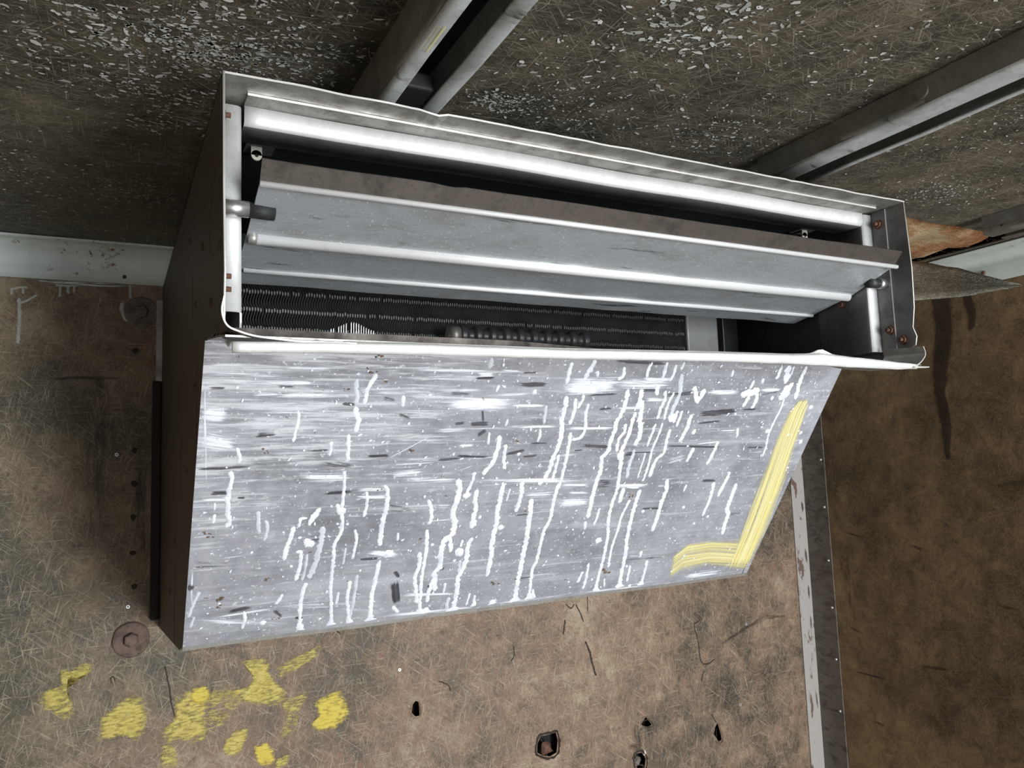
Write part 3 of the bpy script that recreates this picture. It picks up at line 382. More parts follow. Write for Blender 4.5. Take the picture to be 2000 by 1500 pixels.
WYEL = [([(-0.0935,1.4699),(-0.0751,1.4733),(-0.0756,1.5006),(-0.0618,1.5012),(-0.0371,1.5068),(-0.0213,1.509),(-0.0243,1.491),(-0.0491,1.4837),(-0.0623,1.4858),(-0.0632,1.4514),(-0.0513,1.4267),(-0.0543,1.4118),(-0.068,1.407),(-0.0885,1.4242),(-0.1063,1.4389),(-0.1091,1.459)],0.75),([(-0.0127,1.4016),(0.0064,1.4185),(0.0276,1.4288),(0.0466,1.435),(0.0626,1.4229),(0.0708,1.396),(0.0667,1.3733),(0.0564,1.3491),(0.0329,1.361),(0.0073,1.3613),(-0.0138,1.3635),(-0.0124,1.3833)],0.9),([(0.1164,1.4196),(0.1485,1.4307),(0.1766,1.433),(0.1824,1.4056),(0.1769,1.3725),(0.1742,1.3294),(0.1353,1.3302),(0.0945,1.3418),(0.097,1.363),(0.1149,1.3787)],0.8),([(0.1476,1.4308),(0.1776,1.4338),(0.1824,1.4105),(0.1683,1.4012),(0.1477,1.4047)],1.0),([(0.2393,1.4709),(0.2691,1.4746),(0.2943,1.4608),(0.2993,1.4367),(0.3176,1.4083),(0.332,1.3938),(0.3215,1.3731),(0.289,1.3716),(0.2344,1.3939),(0.2101,1.4108),(0.2393,1.4159),(0.2571,1.4231),(0.2571,1.4462)],0.85),([(0.2393,1.3951),(0.269,1.4101),(0.2993,1.4316),(0.2891,1.3968),(0.259,1.3858)],0.9),([(0.2973,1.44),(0.3303,1.4576),(0.3725,1.4723),(0.407,1.4801),(0.4046,1.4657),(0.3722,1.4452),(0.3301,1.4288),(0.3044,1.4257)],0.5),([(0.3842,1.3645),(0.4145,1.376),(0.4418,1.3778),(0.4558,1.3523),(0.4576,1.3225),(0.4299,1.3046),(0.3868,1.3022),(0.3817,1.3258),(0.3946,1.3358)],1.0),([(0.2065,1.3184),(0.2247,1.3345),(0.253,1.3391),(0.2491,1.3102),(0.2315,1.2862),(0.2065,1.299)],0.85),([(0.2638,1.3025),(0.2887,1.3026),(0.3008,1.2883),(0.3047,1.2616),(0.2806,1.2586),(0.2668,1.2772)],1.0),([(0.3144,1.3834),(0.3612,1.3962),(0.3716,1.379),(0.3556,1.3458),(0.3449,1.3121),(0.314,1.3078),(0.3245,1.3462)],0.4),([(0.1719,1.4269),(0.2393,1.4209),(0.2393,1.3812),(0.1912,1.3407),(0.1723,1.3539)],0.3),([(0.0945,1.3399),(0.1216,1.3328),(0.122,1.2874),(0.0932,1.2933)],0.5),([(0.3088,1.2688),(0.3353,1.2715),(0.329,1.2497),(0.3036,1.2499)],0.6)]
WDRIP = [(0.0022,[(-0.1715,2.2059),(-0.1553,2.21),(-0.1439,2.2109)]),(0.002,[(-0.1699,2.207),(-0.1695,2.1943)]),(0.002,[(-0.1513,2.2093),(-0.151,2.1976)]),(0.002,[(-0.1562,2.1796),(-0.1465,2.1841),(-0.1287,2.1972)]),(0.003,[(-0.1573,2.1893),(-0.1555,2.1523),(-0.1564,2.1231),(-0.1567,2.1027)]),(0.002,[(-0.0907,2.2199),(-0.091,2.1958)]),(0.0025,[(-0.0779,2.2209),(-0.0775,2.2028)]),(0.002,[(-0.0676,2.2217),(-0.0673,2.2065)]),(0.0025,[(0.0291,2.2291),(0.0304,2.2011)]),(0.002,[(-0.0991,2.2182),(-0.0632,2.22)]),(0.0035,[(0.0169,2.1929),(0.0152,2.1825),(0.0191,2.1642),(0.0265,2.1543)])]
WSTREAK = [(-0.1879,2.2222),(0.0625,2.2253)]
CRACKS = [(0.0025,[(1.0614,1.3979),(1.0734,1.3675),(1.0808,1.3353),(1.0885,1.3093)]),(0.0018,[(1.4312,1.4021),(1.4124,1.3909),(1.4218,1.3518),(1.4282,1.2969),(1.4471,1.2847),(1.4769,1.2925)]),(0.0018,[(1.435,1.269),(1.4255,1.2409)]),(0.0012,[(0.0995,1.4818),(0.1071,1.4422),(0.1119,1.4079),(0.1185,1.3829)]),(0.0016,[(1.0376,1.4908),(1.0486,1.4707),(1.0594,1.4444)]),(0.0012,[(1.0737,1.5094),(1.0729,1.4678)]),(0.0014,[(0.8593,1.4133),(0.8598,1.3919),(0.851,1.379)]),(0.0012,[(0.6651,1.3637),(0.6885,1.351),(0.6943,1.3365)]),(0.002,[(1.0059,1.4572),(0.9981,1.4212)]),(0.001,[(0.0083,1.4627),(0.0064,1.4723),(0.0115,1.4743),(0.0142,1.4646)]),(0.0012,[(0.4051,1.5047),(0.427,1.5093),(0.4434,1.4965)]),(0.0015,[(1.0093,1.494),(1.0236,1.4824),(1.0346,1.4911)]),(0.0016,[(1.4542,1.1519),(1.4621,1.1372),(1.4702,1.1263)])]
HOLES = [[(0.6029,1.3229),(0.6103,1.3294),(0.6174,1.326),(0.6195,1.3113),(0.6191,1.296),(0.6094,1.2955),(0.6001,1.3059)],[(0.9145,1.1801),(0.9236,1.1948),(0.9506,1.1944),(0.9664,1.1962),(0.9712,1.1763),(0.9669,1.1486),(0.9481,1.1429),(0.9271,1.1495),(0.9121,1.1595)],[(1.1911,1.0893),(1.1998,1.1001),(1.2175,1.0991),(1.2293,1.0817),(1.2246,1.06),(1.2005,1.0625)],[(1.4556,1.1024),(1.466,1.1191),(1.4739,1.127),(1.4826,1.1),(1.4863,1.0793),(1.4733,1.0764)],[(1.2189,1.1694),(1.2362,1.184),(1.2453,1.1722),(1.2544,1.1604),(1.241,1.1577),(1.225,1.1632)]]
WRIVET = [(0.0105,1.8915),(0.034,1.6008),(0.5737,1.4022),(1.5988,1.3715),(1.5567,1.1598)]
WDOT = [(0.0409,2.0963),(0.0407,1.8987),(0.0415,1.8339),(0.0406,1.7698),(0.0406,1.7014),(0.0441,1.6362)]
WASH = [(0.05,2.1743),(0.04,1.5389)]
STREAKS = [[(-0.4953,2.2921,0.06),(-0.4862,2.2277,0.055),(-0.4825,2.136,0.052),(-0.4682,2.0462,0.045),(-0.4624,1.988,0.034),(-0.4648,1.9162,0.03),(-0.4652,1.8517,0.024),(-0.4649,1.7812,0.008)],[(-0.5536,2.2908,0.02),(-0.5521,2.224,0.024),(-0.5574,2.1742,0.026),(-0.5543,2.1175,0.012)]]
SRIV = [(-0.0607,1.8245),(-0.066,1.6859),(-0.0677,1.5315),(-0.08,1.3971),(-0.0802,1.2518),(-0.0821,1.1075)]
CCLUS = [(0.4313,-0.8581,0.022,90,0.0026),(0.4948,-0.8777,0.035,40,0.002),(0.0257,-0.3398,0.05,120,0.0016),(0.0426,-0.6304,0.03,40,0.003),(-0.0585,-0.7633,0.06,70,0.0035),(0.0328,-0.8472,0.07,120,0.0035),(0.1051,-0.8293,0.04,110,0.003),(0.1136,-0.883,0.06,70,0.003),(-0.1118,-0.3786,0.06,60,0.0025),(0.7585,-0.8789,0.04,70,0.0025),(1.3091,-0.8633,0.05,130,0.0022),(0.5453,-1.1158,0.05,60,0.004),(0.5531,-1.0664,0.05,40,0.004),(0.7417,-1.1265,0.06,30,0.003),(0.0557,-0.7115,0.04,70,0.0028),(0.7966,-0.9491,0.08,60,0.002),(0.1692,-0.8394,0.06,80,0.0028),(0.1836,-0.9244,0.06,60,0.0025),(0.5768,-0.8729,0.05,60,0.0022),(-0.0004,-0.8723,0.08,90,0.004),(0.4781,-0.9867,0.08,50,0.003),(0.3274,-0.579,0.1,10,0.002),(1.1246,-1.0696,0.08,60,0.002),(-0.0353,-0.177,0.08,80,0.0014)]

# ------------------------------------------------------------------ frames of the surfaces
XL, XR = .0885, 1.080
PT, PB = Vector((0, -.805, 1.994)), Vector((0, -.545, 1.62))
EV = (PB-PT).normalized(); PN = Vector((0, EV.z, -EV.y)); PN = PN if PN.y < 0 else -PN
PLEN = (PB-PT).length
fpanel = lambda u, v, h=0: Vector((u, 0, 0)) + PT + EV*v + PN*h
fwall = lambda u, v, h=0: Vector((u, -h, v))
fright = lambda u, v, h=0: Vector((1.867-h, u, v))
fceil = lambda u, v, h=0: Vector((u, v, 2.30-h))
fside = lambda u, v, h=0: Vector((XL-h, u, v))
# ================================================================== THE SETTING
BX0, BX1, BY = -.42, 1.867, -4.35
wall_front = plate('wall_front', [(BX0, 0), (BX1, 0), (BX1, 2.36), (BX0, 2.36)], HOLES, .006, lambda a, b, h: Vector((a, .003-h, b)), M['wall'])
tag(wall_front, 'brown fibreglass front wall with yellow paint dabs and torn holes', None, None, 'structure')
bm = bmesh.new(); box(bm, 1.867, 1.90, BY, .03, 0, 2.36); wall_right = tag(build('wall_right', bm, M['rwall']), 'dark brown fibreglass right wall with water stains', None, None, 'structure')
bm = bmesh.new(); box(bm, BX0-.03, BX0, BY, .03, 0, 2.36); tag(build('wall_left', bm, M['rwall']), 'brown fibreglass left wall', None, None, 'structure')
bm = bmesh.new(); box(bm, BX0-.03, 1.90, BY, .03, -.04, 0); tag(build('floor', bm, M['floor']), 'grey metal floor', None, None, 'structure')
HOLE = [(1.28,-.70),(1.34,-.735),(1.40,-.742),(1.47,-.734),(1.55,-.742),(1.62,-.738),(1.71,-.750),(1.750,-.752),(1.750,-.40),(1.30,-.38)]
ceiling = plate('ceiling', [(BX0, BY), (1.867, BY), (1.867, .0), (BX0, .0)], [HOLE], .004, lambda a, b, h: Vector((a, b, 2.302+h)), M['ceil'])
tag(ceiling, 'grimy fibreglass ceiling lining with white flakes', None, None, 'structure')
bm = bmesh.new(); box(bm, BX0-.03, 1.90, BY, .05, 2.37, 2.39); tag(build('roof', bm, M['void']), 'outer roof skin above the ceiling lining', None, None, 'structure')
bm = bmesh.new(); box(bm, BX0, 1.90, .030, .04, 0, 2.37); tag(build('wall_outer', bm, M['void']), 'dark backing behind the front wall', None, None, 'structure')
# fibres and flakes --------------------------------------------------
def fibres(name, frame, n, region, mat, parent, lmin, lmax, wd, prefer=None, seed=1, h=.0004):
    rnd = random.Random(seed); V, F, A = [], [], []
    for k in range(n):
        u = rnd.uniform(region[0], region[1]); v = rnd.uniform(region[2], region[3])
        a = rnd.gauss(prefer[0], prefer[1]) if prefer and rnd.random() < prefer[2] else rnd.uniform(0, math.pi)
        L = lmin*(lmax/lmin)**(rnd.random()**1.6); cv = rnd.gauss(0, .9)*min(1, L/.03); ww = wd*rnd.uniform(.5, 1.3); fc = rnd.random()**1.7
        S = 4; b = len(V); hh = h*rnd.uniform(.5, 1.6)
        for i in range(S+1):
            nx, ny = -math.sin(a), math.cos(a); q = ww*(1-abs(i/S*2-1)**3*.8)/2
            V.append(tuple(frame(u+nx*q, v+ny*q, hh))); V.append(tuple(frame(u-nx*q, v-ny*q, hh))); A += [fc, fc]
            u += math.cos(a)*L/S; v += math.sin(a)*L/S; a += cv/S
        for i in range(S): F.append((b+2*i, b+2*i+1, b+2*i+3, b+2*i+2))
    me = bpy.data.meshes.new(name); me.from_pydata(V, [], F); at = me.attributes.new('fc', 'FLOAT', 'POINT'); at.data.foreach_set('value', A)
    return tag(link(name, me, mat, parent), kind='stuff')
fibres('glass_fibres', fceil, 13000, (-.28, 1.85, -1.75, -.02), M['fib_c'], ceiling, .005, .05, .00048, (.1, .5, .55), 11)
fibres('glass_fibres', fwall, 8500, (-.25, 1.80, .85, 2.22), M['fib_w'], wall_front, .004, .038, .00045, None, 12)
fibres('glass_fibres', fright, 1100, (-.95, -.10, .85, 2.22), M['fib_r'], wall_right, .006, .06, .0008, (1.5, .5, .4), 13)
def flakes(name, frame, items, mat, parent, seed):
    rnd = random.Random(seed); V, F, A = [], [], []
    for (u, v, r, el, an, fc) in items:
        n = 7; b = len(V)
        for i in range(n):
            a = 2*math.pi*i/n; k = r*rnd.uniform(.35, 1.4); x = math.cos(a)*k*el; y = math.sin(a)*k
            V.append(tuple(frame(u+x*math.cos(an)-y*math.sin(an), v+x*math.sin(an)+y*math.cos(an), .0009))); A.append(fc)
        F.append(tuple(range(b, b+n)))
    me = bpy.data.meshes.new(name); me.from_pydata(V, [], F); at = me.attributes.new('fc', 'FLOAT', 'POINT'); at.data.foreach_set('value', A)
    return tag(link(name, me, mat, parent), kind='stuff')
rnd = random.Random(21); it = []
for (u, v, s, n, r) in CCLUS:
    for k in range(int(n*2.6)):
        q = rnd.random(); it.append((u+rnd.gauss(0, s), v+rnd.gauss(0, s*.7), r*.66*rnd.uniform(.18, 1.2)**1.9, rnd.uniform(1.0, 2.6), rnd.gauss(0, .6), rnd.uniform(.1, 1) if r > .0026 else rnd.uniform(.3, 1)))
for k in range(2600):
    it.append((rnd.uniform(-.28, 1.85), rnd.uniform(-1.75, -.02), .0016*rnd.uniform(.3, 1.3)**1.5, rnd.uniform(1, 2.5), rnd.gauss(0, .6), rnd.random()**2))
flakes('paint_flakes', fceil, [q for q in it if not (1.28 < q[0] < 1.75 and -.755 < q[1] < -.38)], M['flake'], ceiling, 22)
for (u, v, l, hw, st) in ((.10,-.66,.07,.03,.55), (.02,-1.02,.10,.03,.5), (-.12,-.92,.08,.02,.5), (.16,-.86,.06,.02,.55), (-.2,-.62,.08,.015,.5), (.06,-.50,.05,.02,.5), (1.0,-1.20,.06,.02,.45), (.80,-1.35,.08,.02,.45), (1.25,-1.0,.08,.015,.4)):
    film('pale_smear', fceil, strip_rows(u-l, v, u+l, v+.01, hw, 8), M['csmear'], ceiling, .0006, st)
# wall marks -----------------------------------------------------------
def paint_patch(name, poly, strength, mat, parent, frame, h):
    """irregular thin coat: fan mesh with an 'edge' attribute fading outwards"""
    c = sum((Vector(p) for p in poly), Vector((0, 0)))/len(poly); V, F, A = [], [], []
    P = crom(poly+[poly[0]], .006)[:-1]; n = len(P)
    rings = [(1.10, 0.0), (.92, .55), (.65, 1.0), (.3, 1.0)]
    for s, e in rings:
        for p in P: q = c+(p-c)*s; V.append(tuple(frame(q.x, q.y, h))); A.append(e)
    V.append(tuple(frame(c.x, c.y, h))); A.append(1.0)
    for r in range(3):
        for i in range(n): j = (i+1) % n; F.append((r*n+i, r*n+j, (r+1)*n+j, (r+1)*n+i))
    for i in range(n): F.append((3*n+i, 3*n+(i+1) % n, 4*n))
    me = bpy.data.meshes.new(name); me.from_pydata(V, [], F); at = me.attributes.new('edge', 'FLOAT', 'POINT'); at.data.foreach_set('value', A)
    o = link(name, me, mat, parent); o.color = (strength, random.random(), 0, 1); return o
for k, (poly, s) in enumerate(WYEL): paint_patch('yellow_paint_patch', poly, s, M['ywall'], wall_front, fwall, .0010+.00012*k)
for k, (wd, pts) in enumerate(WDRIP): drip('sealant_drip', fwall, pts, wd, M['drip_wall'], wall_front, 0, .001, 300+k)
film('sealant_smear', fwall, strip_rows(WSTREAK[0][0], WSTREAK[0][1], WSTREAK[1][0], WSTREAK[1][1], .008, 10), M['smear'], wall_front, .0008, .75).color[0] = .62
for k, (wd, pts) in enumerate(CRACKS): drip('crack', fwall, pts, wd, M['crack'], wall_front, 0, .0006, 400+k, rough=.5)
for k, poly in enumerate(HOLES):       # frayed lips round the holes
    bm = bmesh.new(); rn = random.Random(50+k); P = crom(poly+[poly[0]], .004)[:-1]; c = sum(P, Vector((0, 0)))/len(P); rows = [[], [], []]
    for p in P:
        d = (p-c).normalized()
        rows[0].append(fwall(*(p-d*.0015*rn.random()), -.004)); rows[1].append(fwall(*(p+d*.0015), .002*rn.uniform(.4, 1.6))); rows[2].append(fwall(*(p+d*rn.uniform(.004, .008)), 0))
    loft(bm, [[tuple(q) for q in r] for r in rows], False, True); build('torn_edge', bm, M['crack'] if k in (1, 2) else M['wall'], wall_front)
bm = bmesh.new(); rn = random.Random(3); c = Vector(HOLES[1][0])+Vector((.025, -.018)); blob(bm, lambda u, v, h: fwall(u, v, h-.006), c.x, c.y, .016, .006, 11, 1, rn); build('rusted_stub', bm, M['rust'], wall_front)
bm = bmesh.new(); c = Vector(HOLES[2][0])+Vector((.014, -.010)); blob(bm, lambda u, v, h: fwall(u, v, h-.006), c.x, c.y, .011, .006, 11, 1, rn); build('rusted_stub', bm, M['rustgrey'], wall_front)
bm = bmesh.new(); blob(bm, fwall, 1.226, 1.097, .007, .002, 7, .6, rn); build('pale_chip', bm, M['tab'], wall_front)
for (u, v) in WRIVET:
    bm = bmesh.new(); cyl(bm, fwall(u, v, 0), fwall(u, v, .0022), .0042, .0034, 14); o = build('rivet', bm, M['rivet'], wall_front)
    bm = bmesh.new(); cyl(bm, fwall(u, v, .0020), fwall(u, v, .0024), .0014, .0014, 8); build('rivet_bore', bm, M['void'], o)
for (u, v) in WDOT:
    bm = bmesh.new(); blob(bm, fwall, u, v, .0055, .0012, 10, 1, rn); build('rust_spot', bm, M['crack'], wall_front)
# front wall bands: grime, plus painted-in shade beside the unit and along the bulge
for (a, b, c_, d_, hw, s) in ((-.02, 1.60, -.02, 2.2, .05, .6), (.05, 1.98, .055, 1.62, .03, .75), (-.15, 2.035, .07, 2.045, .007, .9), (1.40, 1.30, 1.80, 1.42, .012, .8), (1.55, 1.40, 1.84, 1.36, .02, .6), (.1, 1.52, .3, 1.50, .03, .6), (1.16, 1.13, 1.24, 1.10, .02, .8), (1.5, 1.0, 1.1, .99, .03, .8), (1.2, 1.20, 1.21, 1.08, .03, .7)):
    film('grime_shade_streak', fwall, strip_rows(a, b, c_, d_, hw, 8), M['grime_shade'], wall_front, .0005, s)
for k, L in enumerate(STREAKS):
    film('water_stain', fright, [((u-w_*.62+.004*math.sin(i*2.1), v), (u+w_*.62+.003*math.cos(i*1.7), v)) for i, (u, v, w_) in enumerate(L)], M['stain'], wall_right, .0009, 1.0)
for (a, b, c_, d_, hw, s) in ((-.45, 1.30, -.30, 1.28, .008, .9), (-.12, 1.62, -.22, 1.60, .006, .9), (-.10, 1.36, -.20, 1.33, .01, .9), (-.10, 1.23, -.28, 1.23, .006, .9), (-.16, 1.11, -.24, 1.10, .008, .8), (-.32, 1.60, -.40, 1.58, .012, .7), (-.52, 1.48, -.62, 1.46, .008, .8), (-.36, 1.86, -.37, 1.30, .03, .45), (-.14, 1.75, -.13, 1.2, .05, .5), (-.60, 1.15, -.64, 1.02, .03, .6)):
    film('grime_shade_streak', fright, strip_rows(a, b, c_, d_, hw, 8), M['grime_shade'], wall_right, .0006, s)
# trims ------------------------------------------------------------------
prof = fillet([(-.052, 2.2985), (-.030, 2.2975), (-.010, 2.280), (-.003, 2.2585), (-.003, 2.229)], .012, 5)
bm = bmesh.new(); extr(bm, thicken(prof, .003), 'x', BX0, 1.865, 24, lambda q: (0, .0006*math.sin(q[0]*17), .0012*math.sin(q[0]*9))); tr1 = tag(build('trim_1', bm, M['angle'], None, True), 'pale green-white painted cove angle between front wall and ceiling', None, None, 'structure')
bm = bmesh.new(); cyl(bm, (.031-.012, -.0045, 2.243), (.019, -.0085, 2.243), .004, .003, 12); build('screw', bm, M['rustdark'], tr1)
prof = fillet([(1.762, 2.2965), (1.845, 2.2955), (1.8635, 2.286), (1.8635, 2.236)], .010, 5)
bm = bmesh.new(); extr(bm, thicken(prof, .003), 'y', BY, -.004, 20); tr2 = tag(build('trim_2', bm, M['angle'], None, True), 'rust-flecked pale angle between right wall and ceiling', None, None, 'structure')
bm = bmesh.new(); cyl(bm, (1.8625, -.600, 2.262), (1.858, -.600, 2.262), .006, .004, 12); build('screw', bm, M['rust'], tr2)
tr3 = bpy.data.objects.new('trim_3', None); COL.objects.link(tr3); tr3.location = (1.867, 0, 0); PINV['trim_3'] = Matrix.Translation((-1.867, 0, 0)); tag(tr3, 'riveted corner strip between front and right walls', None, None, 'structure')
bm = bmesh.new(); box(bm, 1.811, 1.8655, -.0035, -.0005, 0, 2.23); build('pale_flange', bm, M['strip_pale'], tr3)
bm = bmesh.new(); box(bm, 1.8635, 1.8665, -.086, -.0035, 0, 2.235); fl = build('dark_flange', bm, M['strip_dark'], tr3)
for (u, v) in SRIV:
    bm = bmesh.new(); cyl(bm, (1.8635, -.074, v), (1.8615, -.074, v), .004, .003, 12); build('rivet', bm, M['rivet'], fl)
for z0, z1 in ((1.71, 1.66), (1.58, 1.50), (1.47, 1.40), (1.38, 1.31), (1.17, 1.08)):
    film('grime_shade_streak', lambda u, v, h: Vector((u, -.0035-h, v)), strip_rows(1.850, z0, 1.853, z1, .008, 6), M['grime_shade'], tr3, .0006, .95)
# ================================================================== CEILING RAILS
def rail(x0, x1, zb, yend, lip_l, lip_r, label, bolts):
    t = thing('ceiling_rail', ((x0+x1)/2, yend, 2.30), label, 'rail', 'slotted ceiling rails')
    ye = BY+.2; th = .003
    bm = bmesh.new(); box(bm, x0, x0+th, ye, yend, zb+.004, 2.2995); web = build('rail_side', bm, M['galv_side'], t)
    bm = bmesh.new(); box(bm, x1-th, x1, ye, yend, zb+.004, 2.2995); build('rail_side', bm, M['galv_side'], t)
    for a, b in ((x0, lip_l), (lip_r, x1)):
        bm = bmesh.new()
        left = a == x0
        pr = fillet([(a+.0015, zb+.012), (a+.0015, zb+.0015), (b, zb+.0015)] if left else [(b-.0015, zb+.012), (b-.0015, zb+.0015), (a, zb+.0015)], .006, 4)
        extr(bm, thicken(pr, th), 'y', ye, yend, 30, lambda q: (.0007*math.sin(q[1]*23+a*40), 0, .0005*math.sin(q[1]*31)))
        build('rail_lip', bm, M['galv'], t, True)
    bm = bmesh.new(); box(bm, x0+th, x1-th, ye, yend, 2.2955, 2.2993); build('rail_back', bm, M['dark'], t)
    for (by, bz, bx) in bolts:
        bm = bmesh.new()
        if bx is None: cyl(bm, (x0, by, bz), (x0-.0018, by, bz), .0100, .0090, 20)
        else: cyl(bm, (bx, by, bz), (bx, by, bz-.005), .008, .006, 16)
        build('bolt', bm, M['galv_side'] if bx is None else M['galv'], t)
    return t
r1 = rail(.251, .323, 2.240, -.80, .2675, .302, 'wide slotted grey ceiling rail nearest the left end of the metal housing', [])
bm = bmesh.new(); box(bm, .2685, .3005, -.955, -.90, 2.243, 2.262); build('slot_stop', bm, M['black'], r1, bevel=.003)
film('yellow_stain', lambda u, v, h: Vector((u, v, 2.240-h)), strip_rows(.258, -1.08, .258, -1.03, .006, 6), M['yellow'], r1, .0012, .5)
r2 = rail(.879, .962, 2.262, -.847, .916, .949, 'slotted grey ceiling rail with round bolt heads above the right end of the metal housing', [(-1.118, 2.283, None), (-1.105, 2.2945, .930)])
r3 = rail(1.53, 1.61, 2.262, -.80, 1.562, 1.59, 'short visible end of a grey ceiling rail beside the torn foam', [])
# ================================================================== TORN LINING AND FOAM
bm = bmesh.new(); N1, N2 = 26, 16; rows = []
for i in range(N1+1):
    r = []
    for j in range(N2+1):
        u = 1.27+(1.702+.0465*min(1, j/5)-1.27)*i/N1; v = -.742+.34*j/N2
        e = min(i, 4)/4*min(j+.8, N2-j, 3)/3*(1-.75*max(0, (i-N1*.8)/(N1*.2))*(j/N2))
        r.append((u, v, 2.322-.018*e+.010*mnoise.noise((u*14, v*14, 2))+.005*mnoise.noise((u*60, v*60, 1))))
    rows.append(r)
loft(bm, rows, False, False); foam = build('foam_insulation', bm, M['foam'], None, True); tag(foam, 'orange and tan foam insulation exposed where the ceiling lining is torn', 'insulation')
fibres('loose_fibres', lambda u, v, h: Vector((u, v, 2.2985-h)), 260, (1.30, 1.69, -.735, -.5), M['fib_w'], foam, .006, .03, .0006, (.1, .5, .6), 31)
top = [(1.28,-.600,2.290), (1.44,-.60,2.283), (1.60,-.586,2.275), (1.655,-.667,2.240), (1.70,-.722,2.206), (1.722,-.757,2.187)]
bot = [(1.22,-.70,2.17), (1.36,-.70,2.160), (1.50,-.664,2.159), (1.585,-.718,2.163), (1.665,-.752,2.176), (1.724,-.760,2.185)]
bm = bmesh.new(); A = crom(top, .02)[:60]; n = 24
ca, cb = crom(top, .012), crom(bot, .012)
pick = lambda P, t_: P[min(len(P)-1, int(round(t_*(len(P)-1))))]
rows = []
for i in range(n+1):
    a, b = pick(ca, i/n), pick(cb, i/n); r = []
    for j in range(7):
        p = a.lerp(b, j/6); p = p + Vector((0, .010*math.sin(math.pi*j/6), 0)) + Vector((0, 0, .002*mnoise.noise((p.x*60, p.y*60, j))))*(1 if 0 < j < 6 else 1.6)
        r.append(tuple(p))
    rows.append(r)
loft(bm, rows, False, False); flap = build('lining_flap', bm, M['ceil'], None, True)
sm_ = flap.modifiers.new('thickness', 'SOLIDIFY'); sm_.thickness = .002; tag(flap, 'torn grey flap of ceiling lining sagging beside the right end of the housing', 'lining')
# ================================================================== BOLTS ON THE WALL
def wall_bolt(u, v, r, label, mw, mb, seed):
    t = thing('bolt_with_washer', (u, 0, v), label, 'bolt', 'wall bolts left of the housing'); rn = random.Random(seed)
    bm = bmesh.new(); n = 40; rg = []
    for (rr, h) in ((1.0, .0), (1.0, .0025), (.93, .0042), (.42, .0042), (.40, .0036)):
        rg.append([tuple(fwall(u+math.cos(2*math.pi*i/n)*r*rr*(1+.035*mnoise.noise((i*.35, seed, 0))), v+math.sin(2*math.pi*i/n)*r*rr*(1+.035*mnoise.noise((i*.35, seed, 0))), h+.0006*mnoise.noise((i*.9, rr*9, seed)))) for i in range(n)])
    loft(bm, rg); build('washer', bm, mw, t, False)
    bm = bmesh.new(); a0 = rn.random(); hx = lambda rr, h: [tuple(fwall(u+math.cos(a0+math.pi*i/3)*rr, v+math.sin(a0+math.pi*i/3)*rr, h)) for i in range(6)]
    loft(bm, [hx(r*.42, .0035), hx(r*.42, .011), hx(r*.34, .0135)]); build('hex_head', bm, mb, t, bevel=.0008)
    return t
wall_bolt(WASH[0][0], WASH[0][1], .031, 'dusty grey washer and bolt head just below the pale ceiling angle', M['rustgrey'], M['rustgrey'], 4)
wall_bolt(WASH[1][0], WASH[1][1], .033, 'rusty brown washer and bolt by the lower left corner of the housing', M['rustdark'], M['rustdark'], 9)
# ================================================================== THE EVAPORATOR HOUSING
unit = thing('evaporator_unit', (.584, 0, 1.56), 'large dented aluminium evaporator housing hung under the ceiling, open louvred front', 'cooling unit')
YF = -.945; TS = .0022
edge_front = lambda f: f.normal.y < -.8
def dent(q):
    x, y, z = q; d = 0
    if y < -.93: d = -.004*math.exp(-((x-.305)/.008)**2) + .0012*mnoise.noise((x*22, 0, 3)) - .0015*math.exp(-((x-.84)/.01)**2)
    return (0, .002*mnoise.noise((x*9, 1, 0)) if y < -.93 else 0, d)
bm = bmesh.new(); rows = []
for i in range(91):
    x = XL+(XR-XL)*i/90; rows.append([tuple(Vector(p)+Vector(dent(p))) for p in ((x, YF, 2.2265), (x, YF, 2.2243), (x, -.90, 2.2243), (x, -.004, 2.2243), (x, -.004, 2.2265), (x, -.90, 2.2265))])
loft(bm, rows); build('top_sheet', bm, [M['alu_dirty'], M['alu_edge']], unit, False, edge_front)
# left side panel with its slot
slot = [(-.858, 2.147), (-.853, 2.147), (-.842, 2.075), (-.847, 2.074)]
side_out = [(YF, 2.2265), (-.004, 2.2265), (-.004, 1.556), (-.20, 1.576), (-.49, 1.606), (PB.y+.002, PB.z+.001), (-.80, 1.990), (-.86, 1.986), (YF-.006, 1.982), (-.952, 1.992), (-.958, 2.03), (-.954, 2.06), (-.949, 2.11)]
sp = plate('side_panel', side_out, [slot], TS, lambda a, b, h: Vector((XL+TS/2+h, a, b)), [M['brown'], M['alu_edge']], unit)
for p in sp.data.polygons:
    if p.normal.y < -.75 and p.center.y < -.93: p.material_index = 1
rn = random.Random(8)
for (y, z) in ((-.93, 2.12), (-.935, 2.06), (-.80, 2.17), (-.78, 2.10), (-.70, 2.05), (-.70, 1.95), (-.62, 2.15), (-.60, 1.85), (-.40, 1.75), (-.35, 2.0), (-.30, 1.66), (-.86, 2.02)):
    bm = bmesh.new(); cyl(bm, (XL, y, z), (XL-.0025, y, z), .0055, .0035, 12); build('rivet', bm, M['brown'], sp)
for (y, z, l) in ((-.72, 1.98, .10), (-.40, 1.72, .12), (-.66, 2.1, .06), (-.5, 1.9, .08)):
    drip('rust_run', fside, [(y, z), (y+.006, z-l/2), (y+.002, z-l)], .0018, M['rust'], sp, 0, .0004, int(l*1000))
bm = bmesh.new(); box(bm, XL-.011, XL, -.005, -.002, 1.60, 2.20); build('mounting_flange', bm, M['alu_dirty'], unit)
bm = bmesh.new(); box(bm, .0715, .0885, -.014, -.0008, 1.572, 2.035); build('shade_gap_strip', bm, M['black'], unit, bevel=.003)  # black strip added for the shaded gap between side panel and wall
